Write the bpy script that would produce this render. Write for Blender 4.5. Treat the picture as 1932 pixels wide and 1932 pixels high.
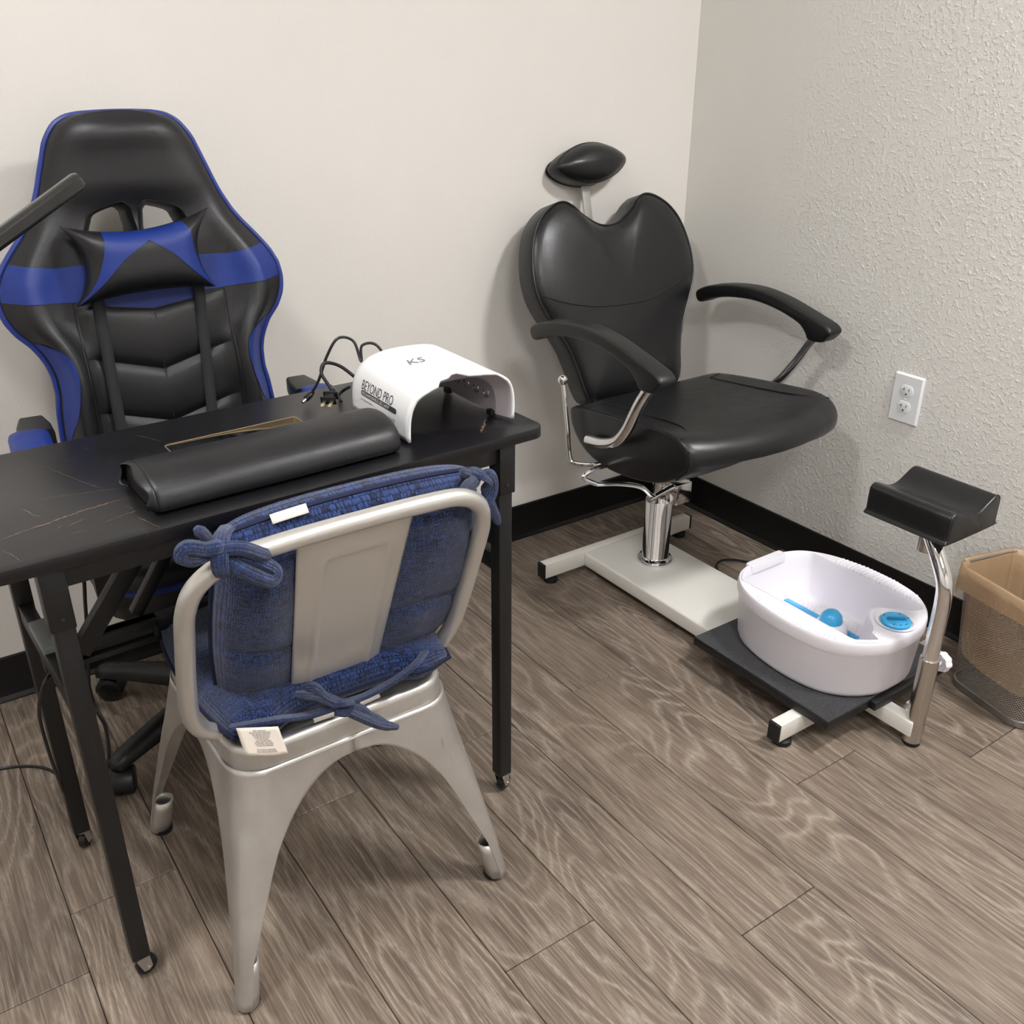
import bpy, bmesh, math, random
import numpy as np
from mathutils import Vector as V, Matrix

for o in list(bpy.data.objects):
    bpy.data.objects.remove(o, do_unlink=True)
SC = bpy.context.scene
COL = SC.collection
R = math.radians
random.seed(7)

# ------------------------------------------------------------------ camera
cam = bpy.data.cameras.new('camera')
cam.sensor_fit = 'HORIZONTAL'
cam.sensor_width = 36.0
cam.lens = 1810.0 / 1932.0 * 36.0
cam.clip_start = 0.02
camo = bpy.data.objects.new('camera', cam)
COL.objects.link(camo)
_yaw, _pit, _rol = 0.607, 0.4489, -0.0031
_f = V((math.sin(_yaw) * math.cos(_pit), math.cos(_yaw) * math.cos(_pit), -math.sin(_pit)))
_r = V((math.cos(_yaw), -math.sin(_yaw), 0))
_d = _f.cross(_r)
_r2 = _r * math.cos(_rol) + _d * math.sin(_rol)
_d2 = -_r * math.sin(_rol) + _d * math.cos(_rol)
_m = Matrix((( _r2.x, -_d2.x, -_f.x), (_r2.y, -_d2.y, -_f.y), (_r2.z, -_d2.z, -_f.z))).to_4x4()
_m.translation = V((-1.97607, -2.00484, 1.26165))
camo.matrix_world = _m
SC.camera = camo

# ------------------------------------------------------------------ view + world + light levels
SC.view_settings.view_transform = 'Standard'
SC.view_settings.look = 'None'
SC.view_settings.gamma = 1.0
SC.view_settings.use_curve_mapping = False
SC.view_settings.exposure = 0.0
SC.render.film_transparent = False
wd = bpy.data.worlds.new('world')
SC.world = wd
wd.use_nodes = True
wd.node_tree.nodes['Background'].inputs[0].default_value = (0.9, 0.92, 1.0, 1)
wd.node_tree.nodes['Background'].inputs[1].default_value = 0.05
CEIL = 2.45
# two ceiling light panels, then an added unseen fill panel: (x, y, half size x, half size y, strength)
LIGHTS = [(-0.24, -1.85, 0.15, 0.15, 160.0), (-2.25, -1.10, 0.15, 0.15, 90.0), (-1.65, -2.80, 0.30, 0.30, 34.0)]
LCOL = (1.0, 0.995, 1.0)

# ================================================================== helpers
def tag(o, label=None, cat=None, group=None, kind=None):
    if label: o['label'] = label
    if cat: o['category'] = cat
    if group: o['group'] = group
    if kind: o['kind'] = kind
    return o

def thing(name, loc, label, cat, group=None):
    o = bpy.data.objects.new(name, None)
    o.empty_display_size = 0.05
    COL.objects.link(o)
    o.location = loc
    return tag(o, label, cat, group)

def rootloc(p):
    while p is not None and p.parent is not None:
        p = p.parent
    return V(p.location) if p is not None else V((0, 0, 0))

def cr(pts, n=8, closed=False):
    """Catmull-Rom samples through the points"""
    P = [np.array(p, float) for p in pts]
    if len(P) < 3 and not closed:
        return [P[0] + (P[-1] - P[0]) * t for t in np.linspace(0, 1, n + 1)]
    out = []
    m = len(P)
    segs = m if closed else m - 1
    for i in range(segs):
        if closed:
            a, b, c, d = P[(i - 1) % m], P[i], P[(i + 1) % m], P[(i + 2) % m]
        else:
            b, c = P[i], P[i + 1]
            a = P[i - 1] if i > 0 else 2 * b - c
            d = P[i + 2] if i + 2 < m else 2 * c - b
        for k in range(n):
            t = k / n
            out.append(0.5 * (2 * b + (c - a) * t + (2 * a - 5 * b + 4 * c - d) * t * t + (3 * b - a - 3 * c + d) * t ** 3))
    if not closed:
        out.append(P[-1])
    return out

def interp(x, xs, ys):
    return float(np.interp(x, xs, ys))

class MB:
    def __init__(s, M=None):
        s.v, s.f, s.uv = [], [], []
        s.M = M
        s.hasuv = False
    def add(s, verts, faces, M=None, uv=None):
        n = len(s.v)
        for i, p in enumerate(verts):
            p = V(p)
            if M is not None: p = M @ p
            if s.M is not None: p = s.M @ p
            s.v.append(p)
            s.uv.append(tuple(uv[i]) if uv is not None else (0.0, 0.0))
        if uv is not None: s.hasuv = True
        s.f += [tuple(i + n for i in f) for f in faces]
        return s
    def box(s, c, size, bev=0.0, M=None, seg=2):
        bm = bmesh.new()
        bmesh.ops.create_cube(bm, size=1.0)
        for q in bm.verts:
            q.co = V((q.co.x * size[0], q.co.y * size[1], q.co.z * size[2]))
        if bev > 0:
            bmesh.ops.bevel(bm, geom=list(bm.edges), offset=min(bev, min(size) * 0.49), segments=seg, profile=0.5, affect='EDGES')
        for q in bm.verts:
            q.co += V(c)
        bm.verts.index_update()
        s.add([q.co.copy() for q in bm.verts], [[q.index for q in f.verts] for f in bm.faces], M)
        bm.free()
        return s
    def bar(s, p0, p1, w, h, up=(0, 0, 1), bev=0.001):
        """box whose long axis runs p0-p1; w across, h along up"""
        p0, p1 = V(p0), V(p1)
        d = p1 - p0
        z = d.normalized()
        x = V(up).cross(z)
        if x.length < 1e-5: x = V((1, 0, 0))
        x.normalize()
        y = z.cross(x)
        M = Matrix(((x.x, y.x, z.x), (x.y, y.y, z.y), (x.z, y.z, z.z))).to_4x4()
        M.translation = (p0 + p1) / 2
        return s.box((0, 0, 0), (w, h, d.length), bev, M)
    def tube(s, pts, r, n=10, closed=False, ry=None, caps=True, up=None, M=None):
        P = [V(p) for p in pts]
        m = len(P)
        rr = r if hasattr(r, '__len__') else [r] * m
        T = []
        for i in range(m):
            if closed: t = P[(i + 1) % m] - P[(i - 1) % m]
            else: t = P[min(i + 1, m - 1)] - P[max(i - 1, 0)]
            T.append(t.normalized() if t.length > 1e-9 else V((0, 0, 1)))
        a = V(up) if up is not None else (V((0, 0, 1)) if abs(T[0].z) < 0.9 else V((1, 0, 0)))
        N = (a - T[0] * a.dot(T[0])).normalized()
        vs, fs = [], []
        for i in range(m):
            if up is not None: N = (V(up) - T[i] * V(up).dot(T[i])).normalized()
            else: N = (N - T[i] * N.dot(T[i])).normalized()
            B = T[i].cross(N)
            for k in range(n):
                an = 2 * math.pi * k / n
                vs.append(P[i] + N * (math.cos(an) * (ry * rr[i] / r0(rr) if ry else rr[i])) + B * (math.sin(an) * rr[i]))
        for i in range(m if closed else m - 1):
            j = (i + 1) % m
            for k in range(n):
                l = (k + 1) % n
                fs.append((i * n + k, i * n + l, j * n + l, j * n + k))
        if caps and not closed:
            fs.append(tuple(range(n - 1, -1, -1)))
            fs.append(tuple((m - 1) * n + k for k in range(n)))
        return s.add(vs, fs, M)
    def cyl(s, p0, p1, r, n=16, r2=None):
        return s.tube([p0, p1], [r, r if r2 is None else r2], n)
    def lathe(s, prof, n=24, M=None, c=(0, 0, 0), caps=True):
        vs, fs = [], []
        for (r, z) in prof:
            for k in range(n):
                a = 2 * math.pi * k / n
                vs.append((c[0] + r * math.cos(a), c[1] + r * math.sin(a), c[2] + z))
        for i in range(len(prof) - 1):
            for k in range(n):
                l = (k + 1) % n
                fs.append((i * n + k, i * n + l, (i + 1) * n + l, (i + 1) * n + k))
        if caps:
            if prof[0][0] > 1e-6: fs.append(tuple(range(n - 1, -1, -1)))
            if prof[-1][0] > 1e-6: fs.append(tuple((len(prof) - 1) * n + k for k in range(n)))
        return s.add(vs, fs, M)
    def loft(s, rings, caps=(True, True), closed=True, uvs=None):
        n = len(rings[0])
        vs = [p for ring in rings for p in ring]
        fs = []
        for i in range(len(rings) - 1):
            for k in range(n if closed else n - 1):
                l = (k + 1) % n
                fs.append((i * n + k, i * n + l, (i + 1) * n + l, (i + 1) * n + k))
        if closed and caps[0]: fs.append(tuple(range(n - 1, -1, -1)))
        if closed and caps[1]: fs.append(tuple((len(rings) - 1) * n + k for k in range(n)))
        uv = None
        if uvs is not None: uv = [q for ring in uvs for q in ring]
        return s.add(vs, fs, None, uv)
    def grid(s, fn, nu, nv, u0=0.0, u1=1.0, v0=0.0, v1=1.0, flip=False):
        vs, fs, uv = [], [], []
        for j in range(nv + 1):
            for i in range(nu + 1):
                u = u0 + (u1 - u0) * i / nu
                w = v0 + (v1 - v0) * j / nv
                vs.append(fn(u, w)); uv.append((u, w))
        k = nu + 1
        for j in range(nv):
            for i in range(nu):
                f = (j * k + i, j * k + i + 1, (j + 1) * k + i + 1, (j + 1) * k + i)
                fs.append(f[::-1] if flip else f)
        return s.add(vs, fs, None, uv)
    def prism(s, outl, h0, h1, axis='z', bev=0.0, seg=2):
        """closed outline (a,b) extruded from h0 to h1 along axis"""
        bm = bmesh.new()
        def P(a, b, h):
            return {'z': (a, b, h), 'x': (h, a, b), 'y': (a, h, b)}[axis]
        lo = [bm.verts.new(P(a, b, h0)) for a, b in outl]
        hi = [bm.verts.new(P(a, b, h1)) for a, b in outl]
        n = len(outl)
        f0 = bm.faces.new(lo[::-1]); f1 = bm.faces.new(hi)
        for k in range(n):
            l = (k + 1) % n
            bm.faces.new((lo[k], lo[l], hi[l], hi[k]))
        bmesh.ops.recalc_face_normals(bm, faces=list(bm.faces))
        if bev > 0:
            es = [e for e in bm.edges if len(e.link_faces) == 2 and (f0 in e.link_faces or f1 in e.link_faces)]
            bmesh.ops.bevel(bm, geom=es, offset=bev, segments=seg, profile=0.5, affect='EDGES')
        bm.verts.index_update()
        s.add([q.co.copy() for q in bm.verts], [[q.index for q in f.verts] for f in bm.faces])
        bm.free()
        return s
    def build(s, name, mat, parent=None, angle=35, smooth=True, label=None, kind=None, recalc=True):
        L = rootloc(parent)
        me = bpy.data.meshes.new(name)
        me.from_pydata([tuple(p - L) for p in s.v], [], s.f)
        if s.hasuv:
            ul = me.uv_layers.new(name='UVMap')
            idx = np.empty(len(me.loops), dtype=np.int32)
            me.loops.foreach_get('vertex_index', idx)
            arr = np.array(s.uv, dtype=np.float32)[idx]
            ul.data.foreach_set('uv', arr.ravel())
        if recalc:
            bm = bmesh.new(); bm.from_mesh(me)
            bmesh.ops.recalc_face_normals(bm, faces=list(bm.faces))
            bm.to_mesh(me); bm.free()
        if smooth:
            me.polygons.foreach_set('use_smooth', [True] * len(me.polygons))
            me.set_sharp_from_angle(angle=R(angle))
        me.materials.append(mat)
        o = bpy.data.objects.new(name, me)
        COL.objects.link(o)
        if parent is not None: o.parent = parent
        else: pass
        if label: o['label'] = label
        if kind: o['kind'] = kind
        return o

def r0(rr): return rr[0]

def solid(o, t, off=-1):
    m = o.modifiers.new('thickness', 'SOLIDIFY')
    m.thickness = t; m.offset = off
    return o

def subsurf(o, n=1):
    m = o.modifiers.new('smooth', 'SUBSURF'); m.levels = n; m.render_levels = n
    return o

# ================================================================== materials
def S(r, g, b):
    def c(x):
        x /= 255.0
        return x / 12.92 if x <= 0.04045 else ((x + 0.055) / 1.055) ** 2.4
    return (c(r), c(g), c(b), 1.0)

class NT:
    def __init__(s, name):
        s.mat = bpy.data.materials.new(name); s.mat.use_nodes = True
        s.t = s.mat.node_tree; s.n = s.t.nodes; s.l = s.t.links
        s.bsdf = s.n['Principled BSDF']; s.out = s.n['Material Output']
    def node(s, typ, **kw):
        q = s.n.new(typ)
        for k, v in kw.items():
            if k.startswith('_'): setattr(q, k[1:], v)
            else:
                key = int(k[1:]) if k[0] == 'i' and k[1:].isdigit() else k.replace('_', ' ')
                s.set(q.inputs[key], v)
        return q
    def set(s, inp, v):
        if isinstance(v, bpy.types.NodeSocket): s.l.new(v, inp)
        else: inp.default_value = v
    def math(s, op, a, b=0.0, c=None, clamp=False):
        q = s.node('ShaderNodeMath', _operation=op, _use_clamp=clamp)
        s.set(q.inputs[0], a); s.set(q.inputs[1], b)
        if c is not None: s.set(q.inputs[2], c)
        return q.outputs[0]
    def mix(s, fac, a, b, typ='MIX'):
        q = s.node('ShaderNodeMix', _data_type='RGBA', _blend_type=typ)
        s.set(q.inputs[0], fac); s.set(q.inputs[6], a); s.set(q.inputs[7], b)
        return q.outputs[2]
    def ramp(s, fac, stops):
        q = s.node('ShaderNodeValToRGB')
        e = q.color_ramp.elements
        while len(e) < len(stops): e.new(0.5)
        for el, (p, c) in zip(e, stops):
            el.position = p; el.color = c if hasattr(c, '__len__') else (c, c, c, 1)
        s.set(q.inputs[0], fac)
        return q.outputs[0]
    def coord(s, which='Object', scale=(1, 1, 1), loc=(0, 0, 0), rot=(0, 0, 0)):
        tc = s.node('ShaderNodeTexCoord')
        mp = s.node('ShaderNodeMapping')
        s.l.new(tc.outputs[which], mp.inputs[0])
        mp.inputs['Scale'].default_value = scale
        mp.inputs['Location'].default_value = loc
        mp.inputs['Rotation'].default_value = rot
        return mp.outputs[0]
    def noise(s, vec, scale=5.0, detail=2.0, rough=0.5, dist=0.0):
        q = s.node('ShaderNodeTexNoise')
        s.set(q.inputs['Vector'], vec)
        s.set(q.inputs['Scale'], scale); s.set(q.inputs['Detail'], detail)
        s.set(q.inputs['Roughness'], rough); s.set(q.inputs['Distortion'], dist)
        return q.outputs[0]
    def bump(s, h, strength=0.2, dist=0.001):
        q = s.node('ShaderNodeBump')
        s.set(q.inputs['Height'], h); q.inputs['Strength'].default_value = strength
        q.inputs['Distance'].default_value = dist
        s.l.new(q.outputs[0], s.bsdf.inputs['Normal'])
        return q
    def p(s, **kw):
        for k, v in kw.items():
            s.set(s.bsdf.inputs[k.replace('_', ' ')], v)
        return s

MAT = {}
def simple(name, col, rough=0.5, metal=0.0, bump=None, spec=None, coat=0.0, var=0.0):
    m = NT(name)
    m.p(Base_Color=col, Roughness=rough, Metallic=metal)
    if spec is not None: m.p(Specular_IOR_Level=spec)
    if coat: m.p(Coat_Weight=coat, Coat_Roughness=0.15)
    if bump or var:
        co = m.coord('Object')
        if var:
            n2 = m.noise(co, 9.0, 4.0, 0.6)
            dk = tuple(c * (1 - var) for c in col[:3]) + (1,)
            lt = tuple(min(1, c * (1 + var)) for c in col[:3]) + (1,)
            m.p(Base_Color=m.ramp(n2, [(0.3, dk), (0.7, lt)]))
        if bump:
            sc, st, di = bump
            m.bump(m.noise(co, sc, 3.0, 0.6), st, di)
    MAT[name] = m.mat
    return m.mat

def leather(name, col, rough=0.42):
    m = NT(name)
    co = m.coord('Object')
    vo = m.node('ShaderNodeTexVoronoi', Scale=420.0); m.l.new(co, vo.inputs['Vector'])
    big = m.noise(co, 14.0, 3.0, 0.55)
    h = m.math('ADD', m.math('MULTIPLY', vo.outputs['Distance'], 0.35), m.math('MULTIPLY', big, 3.0))
    m.bump(h, 0.25, 0.0012)
    rn = m.math('ADD', m.math('MULTIPLY', m.noise(co, 30.0, 2.0), 0.16), rough - 0.08)
    m.p(Base_Color=col, Roughness=rn, Specular_IOR_Level=0.5)
    MAT[name] = m.mat
    return m.mat

leather('black_leather', S(19, 19, 21), 0.36)
leather('black_matte_leather', S(15, 15, 18), 0.45)
leather('blue_leather', S(8, 40, 116), 0.5)
simple('navy_plain', S(12, 20, 52), 0.85, bump=(700.0, 0.4, 0.0008))
simple('seam_thread', S(14, 14, 16), 0.6)
simple('blue_piping', S(8, 38, 116), 0.45)
simple('black_plastic', S(17, 17, 18), 0.42, bump=(500.0, 0.15, 0.0004))
simple('dark_rubber', S(16, 16, 17), 0.6)
simple('black_metal', S(14, 14, 15), 0.46, 0.0, bump=(700.0, 0.1, 0.0003))
simple('chrome', (0.82, 0.82, 0.83, 1), 0.08, 1.0)
simple('brushed_chrome', (0.62, 0.58, 0.54, 1), 0.22, 1.0)
simple('zinc', (0.6, 0.6, 0.6, 1), 0.3, 1.0)
simple('white_paint', S(222, 219, 211), 0.28, bump=(40.0, 0.05, 0.0006), coat=0.3)
simple('white_plastic', S(232, 229, 236), 0.3)
simple('lamp_plastic', S(238, 238, 238), 0.25)
simple('lamp_inner', S(205, 196, 202), 0.3)
simple('outlet_plastic', S(222, 224, 226), 0.32)
simple('slot_dark', S(45, 42, 38), 0.6)
simple('blue_plastic', S(62, 168, 222), 0.28)
simple('blue_plastic_dark', S(32, 118, 168), 0.3)
simple('brass_prong', (0.75, 0.66, 0.47, 1), 0.3, 1.0)
simple('print_dark', S(58, 62, 66), 0.5)
simple('print_grey', S(120, 122, 122), 0.35, 0.4)
simple('print_white', S(225, 225, 225), 0.5)
simple('label_paper', S(222, 212, 200), 0.7)
simple('strap_web', S(30, 30, 32), 0.8, bump=(900.0, 0.5, 0.0006))
simple('wheel_black', S(13, 13, 15), 0.3)
simple('grey_steel', S(168, 166, 160), 0.4, 0.3)
simple('grey_cover', S(120, 124, 126), 0.45)
simple('cyan_print', S(70, 170, 205), 0.5)
simple('ceiling_paint', S(236, 234, 230), 0.8)
simple('fixture_white', S(235, 235, 235), 0.4)

def m_glass():
    m = NT('black_glass')
    m.p(Base_Color=S(6, 7, 10), Roughness=0.04, Specular_IOR_Level=0.5)
    MAT['black_glass'] = m.mat
m_glass()

def m_wall(name, col, strength, smooth_patch):
    m = NT(name)
    tc = m.node('ShaderNodeTexCoord')
    co = tc.outputs['Object']
    a = m.noise(co, 95.0, 3.0, 0.55)
    b = m.noise(co, 210.0, 2.0, 0.5)
    blob = m.ramp(a, [(0.5, 0.0), (0.66, 1.0)])
    h = m.math('ADD', m.math('MULTIPLY', blob, 0.8), m.math('MULTIPLY', b, 0.35))
    if smooth_patch:
        # trowelled, smoother repair patch next to the corner
        sp = m.node('ShaderNodeSeparateXYZ'); m.l.new(co, sp.inputs[0])
        nz = m.noise(co, 6.0, 3.0)
        yy = m.math('ADD', sp.outputs[1], m.math('MULTIPLY', nz, 0.18))
        f1 = m.ramp(m.math('MULTIPLY', yy, -1.0), [(0.16, 0.06), (0.42, 1.0)])
        st = m.noise(m.coord('Object', (8, 6, 160)), 1.0, 2.0)
        h = m.math('ADD', m.math('MULTIPLY', h, f1), m.math('MULTIPLY', st, 0.22))
    m.bump(h, strength, 0.0022)
    v = m.noise(co, 2.2, 3.0, 0.5)
    dk = tuple(c * 0.965 for c in col[:3]) + (1,)
    m.p(Base_Color=m.ramp(v, [(0.3, dk), (0.7, col)]), Roughness=0.62, Specular_IOR_Level=0.3)
    MAT[name] = m.mat
m_wall('wall_smooth', S(219, 215, 209), 0.10, False)
m_wall('wall_textured', S(218, 216, 210), 0.6, True)

def m_floor():
    m = NT('oak_vinyl')
    oi = m.node('ShaderNodeObjectInfo')
    tc = m.node('ShaderNodeTexCoord')
    rnd = oi.outputs['Random']
    off = m.node('ShaderNodeCombineXYZ')
    m.l.new(m.math('MULTIPLY', rnd, 37.0), off.inputs[0])
    m.l.new(m.math('MULTIPLY', rnd, 91.0), off.inputs[1])
    m.l.new(m.math('MULTIPLY', rnd, 13.0), off.inputs[2])
    ad = m.node('ShaderNodeVectorMath', _operation='ADD')
    m.l.new(tc.outputs['Object'], ad.inputs[0]); m.l.new(off.outputs[0], ad.inputs[1])
    def mapped(sc):
        mp = m.node('ShaderNodeMapping'); m.l.new(ad.outputs[0], mp.inputs[0]); mp.inputs['Scale'].default_value = sc
        return mp.outputs[0]
    # growth rings: contour lines of a stretched noise field
    n1 = m.noise(mapped((7.5, 1.7, 1)), 1.0, 1.6, 0.45, 0.25)
    wob = m.noise(mapped((55, 16, 1)), 1.0, 3.0, 0.6)
    n1b = m.math('ADD', m.math('MULTIPLY', n1, 17.0), m.math('MULTIPLY', wob, 0.55))
    tri = m.math('PINGPONG', n1b, 0.5)
    ring = m.ramp(tri, [(0.0, 1.0), (0.10, 0.55), (0.26, 0.0)])
    # fine grain streaks along the plank
    g1 = m.noise(mapped((300, 9, 1)), 1.0, 3.0, 0.65)
    g2 = m.noise(mapped((120, 5, 1)), 1.0, 2.0, 0.6)
    g3 = m.noise(mapped((420, 70, 1)), 1.0, 2.0, 0.6)
    pl = m.noise(mapped((9, 2.2, 1)), 1.0, 3.0, 0.6)
    base = m.ramp(pl, [(0.25, S(86, 74, 65)), (0.5, S(106, 92, 80)), (0.78, S(122, 107, 92))])
    rv = m.math('ADD', m.math('MULTIPLY', rnd, 0.22), 0.86)
    hsv = m.node('ShaderNodeHueSaturation'); m.l.new(base, hsv.inputs['Color']); m.l.new(rv, hsv.inputs['Value'])
    hsv.inputs['Saturation'].default_value = 0.95
    c1 = m.mix(m.math('MULTIPLY', m.ramp(g1, [(0.46, 0.0), (0.64, 1.0)]), 0.55), hsv.outputs[0], S(156, 143, 127))
    c2 = m.mix(m.math('MULTIPLY', m.ramp(g2, [(0.36, 1.0), (0.5, 0.0)]), 0.42), c1, S(70, 58, 50))
    brk = m.ramp(g3, [(0.35, 0.25), (0.6, 1.0)])
    amt = m.ramp(m.noise(mapped((5, 1.3, 3)), 1.0, 1.0), [(0.38, 0.25), (0.6, 0.85)])
    rmask = m.math('MULTIPLY', m.math('MULTIPLY', ring, brk), amt)
    c3 = m.mix(m.math('MULTIPLY', rmask, 0.72), c2, S(172, 161, 147))
    m.p(Base_Color=c3, Roughness=m.math('ADD', m.math('MULTIPLY', g1, 0.2), 0.38), Specular_IOR_Level=0.4)
    hh = m.math('ADD', m.math('MULTIPLY', g1, 0.6), m.math('MULTIPLY', rmask, -0.5))
    m.bump(hh, 0.25, 0.0006)
    MAT['oak_vinyl'] = m.mat
m_floor()
simple('floor_gap', S(40, 32, 26), 0.9)

def m_base():
    m = NT('black_vinyl')
    co = m.coord('Object')
    m.p(Base_Color=m.ramp(m.noise(co, 16.0, 4.0, 0.7), [(0.55, S(8, 8, 10)), (0.85, S(20, 20, 23))]), Roughness=0.34)
    MAT['black_vinyl'] = m.mat
m_base()

def m_marble():
    m = NT('black_marble')
    co = m.coord('Object')
    def vein(rot, scale, cut, width, seed):
        v = m.coord('Object', scale, (seed, seed * 0.7, 0), (0, 0, rot))
        d = m.noise(v, 2.2, 4.0, 0.55)
        t = m.math('ABSOLUTE', m.math('SUBTRACT', d, 0.5))
        ln = m.ramp(t, [(0.0, 1.0), (width, 0.0)])
        k = m.ramp(m.noise(co, 5.0 + seed, 2.0), [(cut, 0.0), (cut + 0.1, 1.0)])
        br = m.ramp(m.noise(co, 60.0, 3.0, 0.7), [(0.35, 0.35), (0.6, 1.0)])
        return m.math('MULTIPLY', m.math('MULTIPLY', ln, k), br)
    b = vein(-0.5, (1.2, 3.6, 1.0), 0.56, 0.0035, 7.7)
    m.p(Base_Color=m.mix(m.math('MULTIPLY', b, 0.5), S(15, 15, 18), S(105, 88, 72)), Roughness=0.33, Specular_IOR_Level=0.5)
    m.bump(m.noise(co, 500.0, 2.0), 0.05, 0.0004)
    MAT['black_marble'] = m.mat
m_marble()

def m_steel():
    m = NT('galvanised_steel')
    co = m.coord('Object')
    a = m.noise(co, 9.0, 5.0, 0.65)
    st = m.noise(m.coord('Object', (40, 40, 4)), 1.0, 3.0, 0.6)
    scr = m.noise(m.coord('Object', (22, 22, 3.5), (1.3, 0.2, 0)), 1.0, 5.0, 0.75)
    sm = m.math('MULTIPLY', m.ramp(scr, [(0.63, 0.0), (0.70, 1.0)]), 0.55)
    c = m.mix(sm, m.ramp(a, [(0.3, (0.55, 0.535, 0.51, 1)), (0.7, (0.68, 0.66, 0.635, 1))]), (0.22, 0.21, 0.21, 1))
    m.p(Base_Color=c, Metallic=0.85, Roughness=m.math('ADD', m.math('MULTIPLY', st, 0.16), 0.34))
    m.bump(a, 0.06, 0.001)
    MAT['galvanised_steel'] = m.mat
m_steel()
simple('silver_paint', (0.62, 0.60, 0.565, 1), 0.36, 0.7, bump=(60.0, 0.04, 0.0005))

def m_weave(name, d, l, rx, ry):
    """basket weave on the UVs, in threads"""
    m = NT(name)
    uv = m.coord('UV', (rx, ry, 1))
    sp = m.node('ShaderNodeSeparateXYZ'); m.l.new(uv, sp.inputs[0])
    jx = m.noise(uv, 0.6, 2.0)
    u = m.math('ADD', sp.outputs[0], m.math('MULTIPLY', jx, 0.8)); v = m.math('ADD', sp.outputs[1], m.math('MULTIPLY', jx, 0.8))
    su = m.math('SINE', m.math('MULTIPLY', u, math.pi)); sv = m.math('SINE', m.math('MULTIPLY', v, math.pi))
    ck = m.math('MULTIPLY', su, sv)                      # over / under
    fu = m.math('FLOOR', u); fv = m.math('FLOOR', v)
    cx = m.node('ShaderNodeCombineXYZ'); m.l.new(fu, cx.inputs[0]); m.l.new(m.math('FLOOR', m.math('MULTIPLY', v, 0.33)), cx.inputs[1])
    wn = m.node('ShaderNodeTexWhiteNoise', _noise_dimensions='2D'); m.l.new(cx.outputs[0], wn.inputs['Vector'])
    cy = m.node('ShaderNodeCombineXYZ'); m.l.new(fv, cy.inputs[0]); m.l.new(m.math('FLOOR', m.math('MULTIPLY', u, 0.2)), cy.inputs[1])
    wm = m.node('ShaderNodeTexWhiteNoise', _noise_dimensions='2D'); m.l.new(cy.outputs[0], wm.inputs['Vector'])
    over = m.math('GREATER_THAN', ck, 0.0)
    th = m.node('ShaderNodeMix', _data_type='FLOAT'); m.l.new(over, th.inputs[0]); m.l.new(wn.outputs[0], th.inputs[2]); m.l.new(wm.outputs[0], th.inputs[3])
    slub = m.noise(m.coord('UV', (rx * 0.05, ry * 0.5, 1)), 1.0, 3.0, 0.7)
    tone = m.math('ADD', m.math('MULTIPLY', th.outputs[0], 0.75), m.math('MULTIPLY', slub, 0.45))
    col = m.ramp(tone, [(0.22, d), (0.62, tuple((a + b) / 2 for a, b in zip(d, l))), (0.98, l)])
    gap = m.ramp(m.math('ABSOLUTE', ck), [(0.0, 0.25), (0.35, 1.0)])
    m.p(Base_Color=m.mix(gap, (0.003, 0.005, 0.018, 1), col), Roughness=0.88, Specular_IOR_Level=0.15)
    m.p(Sheen_Weight=0.25, Sheen_Roughness=0.5)
    m.bump(m.math('ABSOLUTE', ck), 0.8, 0.0012)
    MAT[name] = m.mat
m_weave('navy_weave', S(8, 14, 40), S(46, 70, 124), 120, 120)
m_weave('navy_tie', S(9, 17, 48), S(48, 73, 128), 14, 90)
m_weave('mat_weave', S(6, 6, 7), S(36, 36, 38), 160, 160)

def m_mesh():
    m = NT('steel_mesh')
    uv = m.coord('UV', (1, 1, 1))
    sp = m.node('ShaderNodeSeparateXYZ'); m.l.new(uv, sp.inputs[0])
    a = m.math('ABSOLUTE', m.math('SINE', m.math('MULTIPLY', m.math('ADD', sp.outputs[0], sp.outputs[1]), 150 * math.pi)))
    b = m.math('ABSOLUTE', m.math('SINE', m.math('MULTIPLY', m.math('SUBTRACT', sp.outputs[0], sp.outputs[1]), 150 * math.pi)))
    hole = m.math('MULTIPLY', m.math('GREATER_THAN', a, 0.52), m.math('GREATER_THAN', b, 0.52))
    m.p(Base_Color=(0.36, 0.35, 0.34, 1), Metallic=0.7, Roughness=0.42)
    tr = m.node('ShaderNodeBsdfTransparent')
    mx = m.node('ShaderNodeMixShader')
    m.l.new(hole, mx.inputs[0]); m.l.new(m.bsdf.outputs[0], mx.inputs[1]); m.l.new(tr.outputs[0], mx.inputs[2])
    m.l.new(mx.outputs[0], m.out.inputs[0])
    MAT['steel_mesh'] = m.mat
m_mesh()

def m_liner():
    m = NT('tan_film')
    co = m.coord('Object')
    m.bump(m.noise(co, 26.0, 4.0, 0.6, 0.6), 0.6, 0.006)
    m.p(Base_Color=S(206, 176, 140), Roughness=0.26)
    tl = m.node('ShaderNodeBsdfTranslucent'); tl.inputs[0].default_value = S(206, 170, 130)
    tr = m.node('ShaderNodeBsdfTransparent'); tr.inputs[0].default_value = (1.0, 0.93, 0.84, 1)
    m1 = m.node('ShaderNodeMixShader'); m1.inputs[0].default_value = 0.35
    m.l.new(m.bsdf.outputs[0], m1.inputs[1]); m.l.new(tl.outputs[0], m1.inputs[2])
    m2 = m.node('ShaderNodeMixShader'); m2.inputs[0].default_value = 0.30
    m.l.new(m1.outputs[0], m2.inputs[1]); m.l.new(tr.outputs[0], m2.inputs[2])
    m.l.new(m2.outputs[0], m.out.inputs[0])
    MAT['tan_film'] = m.mat
m_liner()

def m_emit(name, strength):
    m = NT(name)
    m.p(Base_Color=(1, 1, 1, 1), Emission_Color=LCOL + (1,), Emission_Strength=strength)
    MAT[name] = m.mat
    return m.mat

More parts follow.
